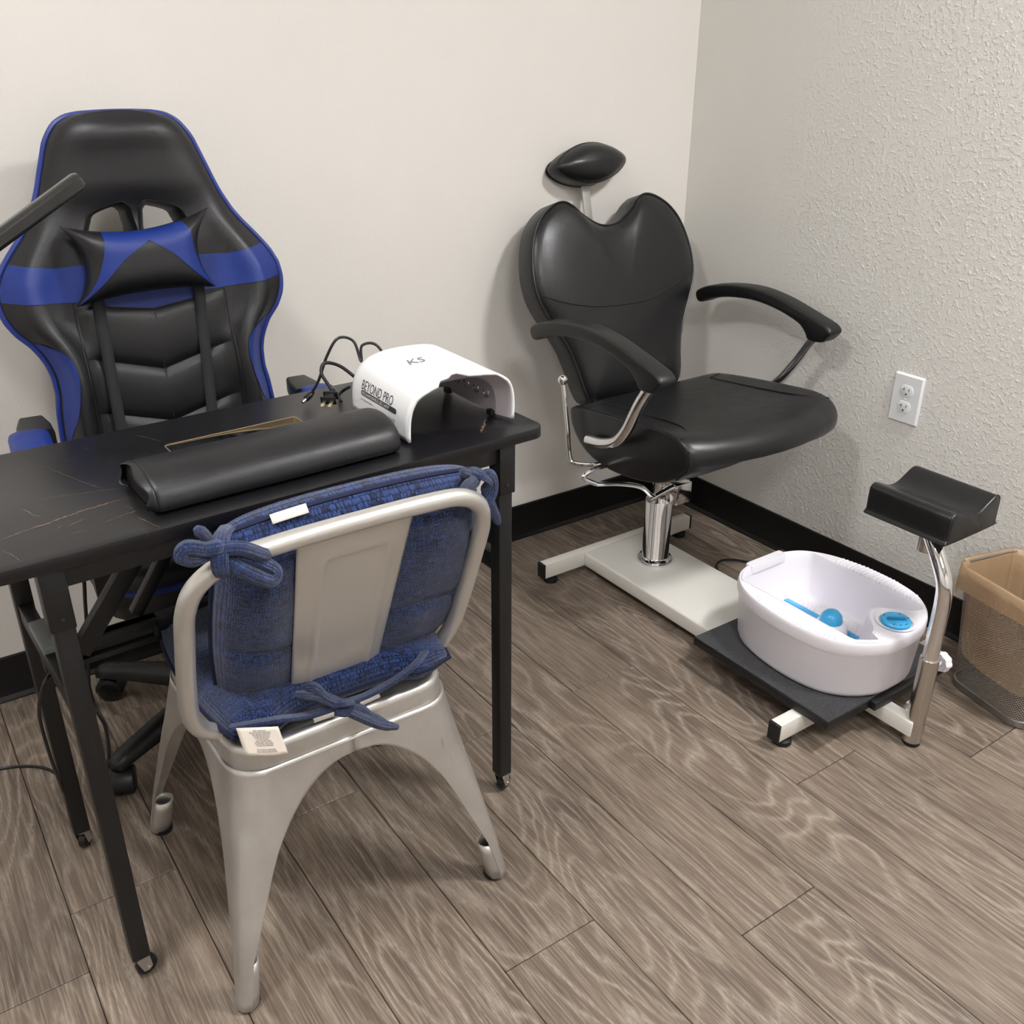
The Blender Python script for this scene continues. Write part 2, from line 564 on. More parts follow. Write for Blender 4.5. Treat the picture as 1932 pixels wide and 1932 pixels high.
# ================================================================== room
XW, YW = -3.3, -4.0        # far walls (out of view)
def wallbox(name, c, size, mat):
    o = MB().box(c, size).build(name, MAT[mat], None, smooth=False)
    return tag(o, kind='structure')
wallbox('wall_back', ((XW) / 2, 0.05, CEIL / 2), (-XW + 0.2, 0.10, CEIL), 'wall_smooth')
wallbox('wall_right', (0.05, YW / 2, CEIL / 2), (0.10, -YW, CEIL), 'wall_textured')
wallbox('wall_left', (XW - 0.05, YW / 2, CEIL / 2), (0.10, -YW, CEIL), 'wall_smooth')
wallbox('wall_front', (XW / 2, YW - 0.05, CEIL / 2), (-XW + 0.2, 0.10, CEIL), 'wall_smooth')
wallbox('ceiling', (XW / 2, YW / 2, CEIL + 0.05), (-XW + 0.2, -YW + 0.2, 0.10), 'ceiling_paint')
fl = MB().box((XW / 2, YW / 2, -0.03), (-XW + 0.2, -YW + 0.2, 0.05)).build('floor', MAT['floor_gap'], None, smooth=False)
tag(fl, 'grey-brown oak-look plank floor with thin dark joints', 'floor', kind='structure')
# planks: columns run along y, joints staggered as laid
PW, PL = 0.173, 1.16
JT = {-9: -0.52, -8: -0.812, -7: -0.683, -6: -0.19, -5: -0.685, -4: -1.171, -3: -0.682, -2: -1.328, -1: -0.67, 0: -1.145, 1: -0.61, 2: -1.288, 3: -0.86}
gap = 0.0007
meshes = {}
for k in range(-15, 5):
    xa = -0.7145 + PW * k; xb = xa + PW
    xb = min(xb, 0.0)
    if xb - xa < 0.01: continue
    j0 = JT.get(k, -0.3 - ((k * 0.37) % 1.0) * PL)
    ys = sorted([j0 + PL * i for i in range(-4, 4)])
    ys = [max(YW, min(0.0, y)) for y in ys]
    for ya, yb in zip(ys[:-1], ys[1:]):
        if yb - ya < 0.01: continue
        key = (round(xb - xa, 4), round(yb - ya, 4))
        if key not in meshes:
            w, l = key
            b = MB().box((0, 0, 0), (w - 2 * gap, l - 2 * gap, 0.006), 0.0012, seg=1)
            me = bpy.data.meshes.new('plank')
            me.from_pydata([tuple(q) for q in b.v], [], b.f)
            me.materials.append(MAT['oak_vinyl'])
            meshes[key] = me
        o = bpy.data.objects.new('plank', meshes[key])
        COL.objects.link(o)
        o.location = ((xa + xb) / 2, (ya + yb) / 2, -0.003)
        o.parent = fl
# cove baseboards
def baseboard(name, p0, p1, n):
    p0, p1, n = V(p0), V(p1), V(n)
    prof = [(0.0, 0.0), (0.015, 0.0), (0.0145, 0.003), (0.008, 0.011), (0.0055, 0.022), (0.0048, 0.0995), (0.0035, 0.1016), (0, 0.1016)]
    b = MB()
    b.loft([[p + n * a + V((0, 0, h)) for a, h in prof] for p in (p0, p1)])
    return tag(b.build(name, MAT['black_vinyl'], None, angle=25), kind='structure')
baseboard('baseboard_back', (XW, 0, 0), (0, 0, 0), (0, -1, 0))
baseboard('baseboard_right', (0, 0, 0), (0, YW, 0), (-1, 0, 0))
baseboard('baseboard_left', (XW, 0, 0), (XW, YW, 0), (1, 0, 0))
baseboard('baseboard_front', (XW, YW, 0), (0, YW, 0), (0, 1, 0))

# ceiling lights, the last one added as ambient fill (above the frame)
LAB = ['square flush ceiling light panel above the salon chair', 'square flush ceiling light panel above the table end', 'large square fill light panel added behind the camera to lift the ambient light']
for i, (x, y, a, b_, st) in enumerate(LIGHTS):
    t = thing('ceiling_light', (x, y, CEIL), LAB[i], 'ceiling light', 'ceiling light panels')
    m = MB()
    for sx, sy, w, l in ((0, 1, a + 0.02, 0.01), (0, -1, a + 0.02, 0.01), (1, 0, 0.01, b_ + 0.02), (-1, 0, 0.01, b_ + 0.02)):
        m.box((x + sx * (a + 0.01), y + sy * (b_ + 0.01), CEIL - 0.0125), (2 * w, 2 * l, 0.025), 0.002)
    m.build('frame', MAT['fixture_white'], t)
    MB().box((x, y, CEIL - 0.010), (2 * a, 2 * b_, 0.008)).build('diffuser', m_emit('panel_%d' % i, st), t, smooth=False)

# ================================================================== wall outlet
t = thing('wall_outlet', (0.0, -0.776, 0.53), 'white duplex wall outlet with screwed cover plate on the textured right wall', 'outlet')
oc = V((0, -0.776, 0.5295))
def rrect(w, h, r, n=5):
    o = []
    for cx, cy, a0 in ((w / 2 - r, h / 2 - r, 0), (-w / 2 + r, h / 2 - r, 90), (-w / 2 + r, -h / 2 + r, 180), (w / 2 - r, -h / 2 + r, 270)):
        for k in range(n + 1):
            a = R(a0 + 90 * k / n)
            o.append((cx + r * math.cos(a), cy + r * math.sin(a)))
    return o
b = MB()
pl = [(oc.y + a, oc.z + h) for a, h in rrect(0.0765, 0.1165, 0.003)]
pl2 = [(oc.y + a, oc.z + h) for a, h in rrect(0.0700, 0.1100, 0.002)]
b.loft([[(0.0, y, z) for y, z in pl], [(-0.0025, y, z) for y, z in pl], [(-0.0062, y, z) for y, z in pl2]])
b.build('cover_plate', MAT['outlet_plastic'], t, angle=20)
for s in (1, -1):
    zc = oc.z + s * 0.0195
    sh = []
    for k in range(32):
        a = 2 * math.pi * k / 32
        sh.append((oc.y + 0.0172 * math.cos(a), zc + max(-0.0140, min(0.0140, 0.0172 * math.sin(a)))))
    q = MB().prism(sh, -0.0075, -0.004, 'x', 0.0007).build('socket', MAT['outlet_plastic'], t, angle=25)
    sl = MB()
    sl.box((-0.0076, oc.y + 0.0063, zc + 0.0035), (0.0006, 0.0014, 0.0085))
    sl.box((-0.0076, oc.y + 0.0085, zc + 0.0035), (0.0006, 0.0042, 0.0014))
    sl.box((-0.0076, oc.y - 0.0063, zc + 0.0035), (0.0006, 0.0014, 0.0072))
    sl.prism([(oc.y + 0.0022 * math.cos(a), zc - 0.0072 + 0.0022 * math.sin(a)) for a in np.linspace(0, 2 * math.pi, 12, endpoint=False)], -0.0079, -0.0073, 'x')
    sl.build('slots', MAT['slot_dark'], q)
MB().lathe([(0.0026, 0), (0.0026, 0.0008), (0.0018, 0.0014), (0, 0.0015)], 12, Matrix.Translation((-0.0062, oc.y, oc.z)) @ Matrix.Rotation(R(-90), 4, 'Y')).build('screw', MAT['outlet_plastic'], t)

# ================================================================== manicure table
ZT = 0.722
TC = V((-1.529, -0.679, 0.0)); TA = R(2.15)
TM = Matrix.Translation(TC) @ Matrix.Rotation(TA, 4, 'Z')
def tw(u, v, z): return TM @ V((u, v, z))
t = thing('manicure_table', TC, 'narrow black manicure table with gold-veined marble top and slim legs on casters', 'table')
HL, HD = 0.41, 0.1925
top = MB(TM)
ol = rrect(2 * HL, 2 * HD, 0.022, 6)
top.prism(ol, ZT - 0.018, ZT, 'z', 0.0012)
top.build('tabletop', MAT['black_marble'], t, angle=30)
# gold veins printed in the marble
VEIN = [([(-1.8237, -0.555), (-1.8035, -0.5894), (-1.7798, -0.6518), (-1.7644, -0.6908), (-1.7504, -0.7159)], 0.001),
        ([(-1.8671, -0.6924), (-1.8347, -0.7001), (-1.8069, -0.7044), (-1.7792, -0.7114), (-1.7508, -0.7174), (-1.7232, -0.7283)], 0.0014),
        ([(-1.897, -0.7994), (-1.8692, -0.7884), (-1.8355, -0.7802), (-1.8121, -0.7737), (-1.7901, -0.7677), (-1.7538, -0.7612), (-1.728, -0.7613)], 0.0042),
        ([(-1.8204, -0.8037), (-1.8083, -0.7988), (-1.799, -0.7945)], 0.0022),
        ([(-1.7825, -0.8191), (-1.755, -0.8111), (-1.7312, -0.8052)], 0.0024),
        ([(-1.8333, -0.8052), (-1.8262, -0.7971)], 0.0016),
        ([(-1.9011, -0.8255), (-1.8915, -0.8484), (-1.8858, -0.8729)], 0.0014),
        ([(-1.6664, -0.5249), (-1.6505, -0.5516), (-1.6368, -0.5842)], 0.001),
        ([(-1.7409, -0.5434), (-1.7351, -0.5563)], 0.001),
        ([(-1.8598, -0.7145), (-1.8527, -0.7316), (-1.8491, -0.7467), (-1.8424, -0.7551)], 0.0024),
        ([(-1.8543, -0.5307), (-1.8462, -0.5187)], 0.0014),
        ([(-1.7463, -0.7779), (-1.7386, -0.8002)], 0.001),
        ([(-1.7408, -0.8262), (-1.7265, -0.8732)], 0.0016),
        ([(-1.2159, -0.8256), (-1.2032, -0.8088), (-1.1925, -0.7975), (-1.1715, -0.7736)], 0.005),
        ([(-1.2051, -0.8149), (-1.2055, -0.8292)], 0.0012),
        ([(-1.2996, -0.7504), (-1.2902, -0.7728), (-1.28, -0.7891), (-1.2617, -0.8123)], 0.0008)]
m = MB()
vr = random.Random(5)
for pl_, w0 in VEIN:
    P = cr([(x, y, ZT + 0.00025) for x, y in pl_], 10)
    n = len(P); L_, R_ = [], []
    for i in range(n):
        d_ = P[min(i + 1, n - 1)] - P[max(i - 1, 0)]
        nn = np.array([-d_[1], d_[0], 0.0]); nn /= np.linalg.norm(nn) + 1e-9
        e_ = min(1.0, 4.0 * min(i, n - 1 - i) / n + 0.15)
        jj = nn * (vr.random() - 0.5) * w0 * 0.8
        wv = w0 * e_ * (0.25 + 1.0 * vr.random())
        L_.append(P[i] + jj + nn * wv * 0.5); R_.append(P[i] + jj - nn * wv * 0.5)
    m.loft([L_, R_], closed=False)
m.build('marble_veins', simple('vein_gold', S(96, 80, 64), 0.4), t, smooth=False, kind='stuff')
# aprons
for nm, c, s_ in (('front_rail', (0, -0.171, ZT - 0.018 - 0.0145), (0.70, 0.022, 0.029)), ('back_rail', (0, 0.147, ZT - 0.018 - 0.0145), (0.70, 0.022, 0.029)),
                  ('side_rail', (0.336, -0.012, ZT - 0.018 - 0.0145), (0.022, 0.32, 0.029)), ('side_rail', (-0.336, -0.012, ZT - 0.018 - 0.0145), (0.022, 0.32, 0.029))):
    MB(TM).box(c, s_, 0.0015).build(nm, MAT['black_metal'], t)
# legs
for su in (1, -1):
    for fv in (-1, 1):
        cu = su * 0.336; cv = -0.171 if fv < 0 else 0.147
        b = MB(TM)
        b.box((cu, cv, (0.042 + 0.66) / 2), (0.026, 0.026, 0.66 - 0.042), 0.002)
        leg = b.build('leg', MAT['black_metal'], t)
        b = MB(TM)
        b.box((cu + 0.0012 * su, cv + 0.0015 * fv, 0.662), (0.0305, 0.0305, 0.084), 0.002)
        b.build('leg_bracket', MAT['black_metal'], leg)
        b = MB(TM)
        yb = cv + fv * 0.0168
        b.lathe([(0.0042, 0), (0.004, 0.0012), (0.002, 0.002), (0, 0.002)], 12, Matrix.Translation((cu, yb, 0.635)) @ Matrix.Rotation(R(90 * (1 if fv < 0 else -1)), 4, 'X'))
        b.build('bolt', MAT['black_metal'], leg)
        # caster: swivel fork, wheel, axle
        an = {(1, -1): 20, (-1, -1): 10, (-1, 1): 55, (1, 1): 35}[(su, fv)]
        CM = TM @ Matrix.Translation((cu, cv, 0)) @ Matrix.Rotation(R(an), 4, 'Z')
        b = MB(CM)
        b.lathe([(0.012, 0.0425), (0.012, 0.040), (0.0105, 0.0385)], 14)
        for s in (1, -1):
            b.prism([(-0.010, 0.039), (0.010, 0.039), (0.012, 0.016), (0.006, 0.011), (-0.002, 0.013)], s * 0.0085, s * 0.0098, 'y')
        b.cyl((0.006, -0.012, 0.0165), (0.006, 0.012, 0.0165), 0.0022, 8)
        cs = b.build('caster', MAT['zinc'], leg)
        b = MB(CM)
        b.lathe([(0.0, -0.0072), (0.013, -0.0072), (0.0158, -0.005), (0.0164, 0.0), (0.0158, 0.005), (0.013, 0.0072), (0, 0.0072)], 24, Matrix.Translation((0.006, 0, 0.0164)) @ Matrix.Rotation(R(90), 4, 'X'))
        b.build('wheel', MAT['wheel_black'], cs)
# folding frame under the top
for su in (1, -1):
    b = MB(TM).box((su * 0.336, -0.012, 0.488), (0.020, 0.30, 0.030), 0.0015)
    b.build('side_crossbar', MAT['black_metal'], t)
b = MB(TM).box((0, 0.02, 0.470), (0.66, 0.018, 0.026), 0.0015)
b.build('lower_rail', MAT['black_metal'], t)
b = MB(TM)
b.box((-0.262, 0.018, 0.4765), (0.165, 0.026, 0.013), 0.001)
b.box((-0.262, 0.018, 0.4500), (0.165, 0.026, 0.009), 0.001)
b.box((-0.184, 0.018, 0.463), (0.010, 0.026, 0.030), 0.001)
b.box((-0.340, 0.018, 0.463), (0.010, 0.026, 0.030), 0.001)
b.build('slotted_lock', MAT['black_metal'], t)
for su in (1, -1):
    b = MB(TM)
    b.bar((su * 0.30, -0.02, 0.485), (su * 0.13, -0.02, ZT - 0.022), 0.026, 0.018, (0, 1, 0))
    st = b.build('folding_strut', MAT['black_metal'], t)
    b = MB(TM)
    b.bar((su * 0.205, 0.03, 0.49), (su * 0.06, 0.03, ZT - 0.022), 0.018, 0.016, (0, 1, 0))
    b.build('folding_strut', MAT['black_metal'], t)
b = MB(TM)
b.bar((-0.336, -0.03, 0.508), (-0.336, 0.055, 0.508), 0.022, 0.012)
b.build('crossbar_cover', MAT['grey_cover'], t)
# power unit with wires below the top
b = MB(TM)
b.box((-0.27, 0.05, ZT - 0.045), (0.09, 0.07, 0.05), 0.004)
b.build('power_box', MAT['black_plastic'], t)
# dust collector panel let into the top
DU, DV = -0.001, -0.004
dp = MB(TM)
ol = [(DU + a, -0.020 + b_) for a, b_ in rrect(0.212, 0.205, 0.006, 4)]
dp.prism(ol, ZT - 0.004, ZT + 0.0008, 'z', 0.0003)
pan = dp.build('dust_collector_panel', MAT['black_glass'], t, angle=30)
rim = MB(TM)
rp = [(a, b_, ZT + 0.0007) for a, b_ in [(DU + x * 1.0, -0.020 + y) for x, y in rrect(0.2135, 0.2065, 0.0065, 4)]]
rim.tube(rp, 0.0008, 6, True)
rim.build('gold_rim', simple('gold_trim', (0.72, 0.55, 0.32, 1), 0.3, 0.8), pan)
for (wx, wy) in ((-1.580, -0.643), (-1.483, -0.640), (-1.580, -0.75), (-1.483, -0.75)):
    b = MB()
    b.lathe([(0.0075, 0.0), (0.0072, 0.0012), (0.005, 0.0022), (0.0032, 0.0022), (0.0030, 0.0008), (0, 0.0008)], 16, c=(wx, wy, ZT + 0.0009))
    b.build('screw', MAT['zinc'], pan)
b = MB()
gc_ = (-1.5315, -0.697, ZT + 0.0012)
for rr in (0.060, 0.054, 0.048, 0.042, 0.036):
    b.tube([(gc_[0] + rr * math.cos(a), gc_[1] + rr * math.sin(a), gc_[2] + 0.0012) for a in np.linspace(0, 2 * math.pi, 48, endpoint=False)], 0.0014, 6, True)
for k in range(36):
    a = 2 * math.pi * k / 36
    b.cyl((gc_[0] + 0.03 * math.cos(a), gc_[1] + 0.03 * math.sin(a), gc_[2] + 0.001), (gc_[0] + 0.06 * math.cos(a), gc_[1] + 0.06 * math.sin(a), gc_[2] + 0.001), 0.0010, 5)
b.build('fan_grille', MAT['zinc'], pan)

# cords below the table
cb = MB()
cb.tube(cr([(-1.83, -0.66, 0.66), (-1.80, -0.58, 0.60), (-1.775, -0.50, 0.50), (-1.77, -0.42, 0.40), (-1.765, -0.30, 0.25), (-1.762, -0.16, 0.07), (-1.760, -0.16, 0.006), (-1.758, -0.22, 0.004), (-1.770, -0.30, 0.004), (-1.786, -0.36, 0.004), (-1.80, -0.40, 0.004)], 8), 0.0032, 8)
tag(cb.build('power_cord', MAT['black_plastic']), 'thin black cord hanging under the table by the office chair wheel', 'cord')
cb = MB()
cb.tube(cr([(-1.868, -0.72, 0.475), (-1.885, -0.735, 0.465), (-1.897, -0.70, 0.40), (-1.895, -0.66, 0.30), (-1.888, -0.60, 0.20), (-1.880, -0.52, 0.11), (-1.868, -0.42, 0.045), (-1.865, -0.36, 0.012), (-1.880, -0.30, 0.004), (-1.915, -0.262, 0.0032), (-1.965, -0.24, 0.0032), (-2.06, -0.22, 0.0032), (-2.25, -0.20, 0.0032)], 8), 0.0026, 8)
tag(cb.build('power_cord', MAT['black_plastic']), 'black cord looping from the table side and across the floor to the left edge', 'cord')

# ================================================================== hand rest cushion on the table
t = thing('hand_rest', tw(0.0, -0.085, ZT), 'long black leather hand rest cushion lying along the front of the marble table', 'hand rest')
hr = MB(TM)
prof = cr([(-0.062, 0.004), (-0.064, 0.020), (-0.052, 0.044), (-0.020, 0.060), (0.020, 0.060), (0.052, 0.044), (0.064, 0.020), (0.062, 0.004), (0.040, 0.0012), (-0.040, 0.0012)], 4, True)
cvv = -0.092
rings = []
xs = [(-0.197, 0.86), (-0.195, 0.95), (-0.188, 1.0), (-0.10, 1.0), (0.0, 1.01), (0.08, 1.0), (0.150, 1.0), (0.162, 0.965), (0.168, 0.88), (0.170, 0.75)]
for x, k in xs:
    rings.append([(x, cvv + p[0] * k, ZT + 0.001 + 0.024 + (p[1] * 0.80 - 0.024) * (k if x > 0 else 0.5 + 0.5 * k)) for p in prof])
hr.loft(rings)
hro = hr.build('cushion', MAT['black_matte_leather'], t, angle=60)
# gathered open flap of the cover at the near end
fl_ = MB(TM)
def flap(u, v):
    a = u * (len(prof) - 1); i = min(int(a), len(prof) - 2); fr = a - i
    p = prof[i] * (1 - fr) + prof[i + 1] * fr
    return (-0.194 - 0.011 * v - 0.003 * math.sin(u * 30) * v, cvv + p[0] * (0.99 - 0.10 * v) + 0.003 * math.sin(u * 22 + 1) * v, ZT + 0.003 + p[1] * 0.80 * (1 - 0.05 * v) * 0.98 + 0.002 * math.sin(u * 17) * v)
fl_.grid(flap, 60, 4, 0.02, 0.80)
solid(fl_.build('cover_flap', MAT['black_matte_leather'], hro, angle=80), 0.0012)

# ================================================================== nail lamp
LX, LA, LH, LN = -1.237, 0.097, 0.090, 3.2
LB, LF = -0.597, -0.808
t = thing('nail_lamp', (LX, -0.70, ZT), 'white arched nail curing lamp with a scalloped front on the black marble table', 'nail lamp')
def arch(tt, k=1.0, kh=None):
    """tt from 0 (left foot) to 1 (right foot)"""
    a = math.pi * (1 - tt)
    c, s = math.cos(a), math.sin(a)
    e = 2.0 / LN
    x = LA * k * math.copysign(abs(c) ** e, c)
    z = LH * (kh if kh else k) * abs(s) ** e
    return x, z
def front(tt):
    # scalloped lip: long side wings, pointed notch on the crown
    return LF + interp(tt, [0, 0.12, 0.2, 0.303, 0.383, 0.428, 0.4745, 0.499, 0.508, 0.536, 0.6, 0.68, 0.75, 0.88, 1], [0, -0.002, -0.004, -0.012, -0.014, 0.002, 0.006, 0.020, -0.003, -0.008, -0.009, -0.002, -0.008, -0.004, 0])
FZ = ZT + 0.004
def shell(k, off, back):
    def fn(u, v):
        x, z = arch(u, k)
        y = front(u) + 0.0015 + (back - front(u)) * v
        # rear corner rounding
        sh = 1.0
        if v > 0.88: sh = math.sqrt(max(0.0, 1 - ((v - 0.88) / 0.12) ** 2 * 0.35))
        return (LX + x * sh, y, FZ + z * sh)
    return fn
b = MB()
b.grid(shell(1.0, 0, LB), 130, 18)
body = solid(b.build('shell', MAT['lamp_plastic'], t, angle=50), 0.004)
b = MB()
bk = [arch(u, 0.81) for u in np.linspace(0, 1, 49)]
b.add([(LX + x, LB - 0.0015, FZ + z) for x, z in bk], [tuple(range(49))])
solid(b.build('back_panel', MAT['lamp_plastic'], t, smooth=False), 0.003)
b = MB()
def inner(u, v):
    x, z = arch(u, 0.86, 0.80)
    f = LF + 0.034
    return (LX + x, f + (LB + 0.004 - f) * v, FZ + z)
b.grid(inner, 130, 4)
b.grid(lambda u, v: (LX + arch(u, 0.86 + 0.10 * v, 0.80 + 0.15 * v)[0], LF + 0.034 + (front(u) + 0.004 - LF - 0.034) * v, FZ + arch(u, 0.86 + 0.10 * v, 0.80 + 0.15 * v)[1]), 130, 3)
b.build('inner_liner', MAT['lamp_inner'], t, angle=60)
for s in (1, -1):
    for k in range(4):
        b = MB()
        yy = LF + 0.060 + k * 0.030
        xx = LX + s * (LA * 0.86 - 0.001)
        b.lathe([(0.0085, 0.0012), (0.0078, 0.0022), (0.0062, 0.0006), (0.0, -0.0012)], 16, Matrix.Translation((xx, yy, FZ + 0.030)) @ Matrix.Rotation(R(-90 * s), 4, 'Y'), caps=False)
        b.build('led', MAT['chrome'], t)
for sx in (-1, 1):
    for yy in (LF + 0.045, LB - 0.03):
        MB().box((LX + sx * (LA - 0.016), yy, ZT + 0.005), (0.010, 0.014, 0.009), 0.001).build('foot', MAT['dark_rubber'], t)

def text_on(body_txt, size, mat, name, parent, mapping, bold=0.0, shear=0.0, xs=1.0):
    cu = bpy.data.curves.new('txt', 'FONT')
    cu.body = body_txt; cu.size = size; cu.offset = bold; cu.shear = shear
    cu.resolution_u = 3; cu.fill_mode = 'FRONT'
    to = bpy.data.objects.new('txt', cu)
    me = bpy.data.meshes.new_from_object(to)
    bpy.data.objects.remove(to); bpy.data.curves.remove(cu)
    bm = bmesh.new(); bm.from_mesh(me)
    bmesh.ops.subdivide_edges(bm, edges=[e for e in bm.edges if e.calc_length() > size * 0.35], cuts=2)
    L = rootloc(parent)
    xsn = [q.co.x for q in bm.verts]
    mn, mx = (min(xsn), max(xsn)) if xsn else (0, 1)
    for q in bm.verts:
        q.co = V(mapping((q.co.x - mn) * xs, q.co.y, (mx - mn) * xs)) - L
    bm.to_mesh(me); bm.free()
    me.name = name
    me.materials.clear(); me.materials.append(mat)
    o = bpy.data.objects.new(name, me); COL.objects.link(o); o.parent = parent
    return o
def side_map(y0, z0):
    def f(x, y, w):
        z = z0 + y
        tz = max(0.0, min(0.999, (z - FZ) / LH))
        xx = LA * (1 - tz ** LN) ** (1 / LN)
        return (LX - xx - 0.0006, y0 - x, z)
    return f
text_on('BEYOND PRO', 0.0210, MAT['print_dark'], 'brand_lettering', body, side_map(-0.650, FZ + 0.043), xs=0.80)
b = MB()
b.add([side_map(-0.650, FZ + 0.026)(x, y, 0) for x, y in rrect(0.118, 0.0085, 0.004, 3)], [tuple(range(16))])
for i in range(len(b.v)): b.v[i] = V(side_map(-0.650 - 0.059, FZ + 0.0375)(*rrect(0.118, 0.0085, 0.004, 3)[i], 0)) + V((0.0002, 0, 0))
b.build('lettering_band', MAT['print_dark'], body, smooth=False)
text_on('RECHARGEABLE LED LAMP', 0.0072, MAT['print_white'], 'band_lettering', body, side_map(-0.654, FZ + 0.0351), xs=1.05)
text_on('powered by X Lumina', 0.0050, MAT['print_dark'], 'small_lettering', body, side_map(-0.650, FZ + 0.0255), xs=0.9)
text_on('Vol II', 0.0110, MAT['print_grey'], 'volume_lettering', body, side_map(-0.746, FZ + 0.018), xs=0.75)
def top_map(x0, y0):
    def f(x, y, w):
        X = x0 + x
        tx = min(0.999, abs(X - LX) / LA)
        return (X, y0 + y, FZ + LH * (1 - tx ** LN) ** (1 / LN) + 0.0008)
    return f
text_on('KS', 0.034, MAT['print_grey'], 'logo', body, top_map(-1.276, -0.715), shear=0.3, xs=0.85)
# cord with two-prong plug and barrel jack, hanging over the table edge
cd = MB()
def zt(p): return (p[0], p[1], p[2])
cd.tube(cr([(-1.245, -0.592, ZT + 0.05), (-1.255, -0.560, ZT + 0.085), (-1.285, -0.565, ZT + 0.090), (-1.305, -0.60, ZT + 0.075), (-1.30, -0.565, ZT + 0.100), (-1.325, -0.560, ZT + 0.108), (-1.345, -0.555, ZT + 0.080), (-1.360, -0.548, ZT + 0.040), (-1.372, -0.540, ZT + 0.016), (-1.378, -0.536, ZT + 0.008)], 8), 0.0024, 8)
cd.tube(cr([(-1.30, -0.575, ZT + 0.035), (-1.325, -0.560, ZT + 0.060), (-1.352, -0.560, ZT + 0.070), (-1.362, -0.565, ZT + 0.056), (-1.355, -0.575, ZT + 0.036), (-1.352, -0.580, ZT + 0.026)], 8), 0.0030, 8)
cd.tube(cr([(-1.335, -0.575, ZT + 0.004), (-1.325, -0.545, ZT + 0.004), (-1.315, -0.545, ZT + 0.012), (-1.318, -0.575, ZT + 0.026)], 8), 0.0026, 8)
cord = cd.build('cord', MAT['black_plastic'], t)
d = V((-0.030, -0.036, -0.012)).normalized()
p = V((-1.352, -0.580, ZT + 0.026))
b = MB()
b.cyl(p + d * -0.004, p + d * 0.010, 0.0046, 12, 0.0062)
b.bar(p + d * 0.009, p + d * 0.013, 0.024, 0.014, (0, 0, 1), 0.001)
b.bar(p + d * 0.013, p + d * 0.026, 0.015, 0.011, (0, 0, 1), 0.001)
b.bar(p + d * 0.026, p + d * 0.0285, 0.026, 0.014, (0, 0, 1), 0.001)
plug = b.build('plug', MAT['black_plastic'], cord)
sd = V((0, 0, 1)).cross(d).normalized()
for s in (1, -1):
    MB().bar(p + d * 0.028 + sd * (0.0062 * s), p + d * 0.046 + sd * (0.0062 * s), 0.0062, 0.0018, (0, 0, 1), 0.0004).build('prong', MAT['brass_prong'], plug)
q0 = V((-1.374, -0.539, ZT + 0.013)); qd = V((-0.6, -0.25, -0.25)).normalized()
MB().tube([q0 + qd * -0.008, q0, q0 + qd * 0.012, q0 + qd * 0.0125], [0.003, 0.0052, 0.0052, 0.003], 12).build('barrel_jack', MAT['black_plastic'], cord)
MB().cyl(q0 + qd * 0.0125, q0 + qd * 0.021, 0.0027, 12).build('jack_tip', MAT['zinc'], cord)

# ================================================================== desk lamp bar reaching in from the left
t = thing('desk_lamp', (-1.985, -0.60, ZT - 0.03), 'slim black bar lamp reaching in over the left end of the table', 'desk lamp')
def hexbar(b, p0, p1, w, h):
    p0, p1 = V(p0), V(p1); dd = (p1 - p0).normalized()
    x = dd.cross(V((0, 0, 1))).normalized(); y = x.cross(dd)
    sec = [(-0.5, -0.25), (-0.25, -0.5), (0.25, -0.5), (0.5, -0.25), (0.5, 0.25), (0.25, 0.5), (-0.25, 0.5), (-0.5, 0.25)]
    rg = []
    for tt, k in ((0, 0.8), (0.012, 1), (0.988, 1), (1, 0.8)):
        c = p0 + (p1 - p0) * tt
        rg.append([c + x * (a * w * k) + y * (q * h * k) for a, q in sec])
    b.loft(rg)
e0 = V((-1.709, -0.70, 1.119)); e1 = V((-2.10, -0.71, 0.889))
b = MB(); hexbar(b, e0, e1, 0.026, 0.020)
b.build('light_bar', simple('lamp_black', S(34, 34, 33), 0.25), t)
b = MB(); b.tube([(-2.07, -0.708, 0.907), (-2.09, -0.66, 0.86), (-2.03, -0.62, 0.80), (-1.985, -0.60, 0.735)], 0.008, 10)
b.build('arm', MAT['lamp_black'], t)
b = MB(); b.box((-1.955, -0.60, 0.729), (0.07, 0.04, 0.012), 0.002); b.box((-1.955, -0.60, 0.692), (0.07, 0.04, 0.010), 0.002); b.box((-1.985, -0.60, 0.711), (0.012, 0.04, 0.05), 0.002)
b.build('clamp', MAT['lamp_black'], t)

# ================================================================== gaming chair
GA, GB = R(-5), R(8)
Ge = V((math.cos(GA), math.sin(GA), 0)); Gn0 = V((-math.sin(GA), math.cos(GA), 0))
Gup = V((0, 0, 1)) * math.cos(GB) + Gn0 * math.sin(GB)
Gn = Ge.cross(Gup)                      # towards the sitter
G0 = V((-1.531, -0.17, 0.87)) + Ge * 0.010
GCX, GCY = -1.53, -0.31                 # base centre
def gp(u, w, d): return G0 + Ge * u + Gup * w + Gn * d
HWW = [-0.42, -0.36, -0.30, -0.25, -0.20, -0.17, -0.14, -0.12, -0.10, -0.08, -0.06, -0.04, -0.02, 0.0, 0.02, 0.044, 0.06, 0.08, 0.10, 0.12, 0.15, 0.174, 0.20, 0.225, 0.247, 0.265, 0.278, 0.287, 0.293, 0.2965]
HWV = [0.165, 0.178, 0.188, 0.194, 0.190, 0.185, 0.186, 0.190, 0.198, 0.210, 0.228, 0.240, 0.246, 0.247, 0.244, 0.233, 0.222, 0.206, 0.189, 0.174, 0.158, 0.148, 0.139, 0.130, 0.122, 0.112, 0.100, 0.086, 0.066, 0.030]
def hw(w): return interp(w, HWW, HWV)
def wingamp(w): return interp(w, [-0.42, -0.30, -0.15, -0.05, 0.02, 0.08, 0.14], [0.040, 0.048, 0.044, 0.030, 0.022, 0.010, 0.0])
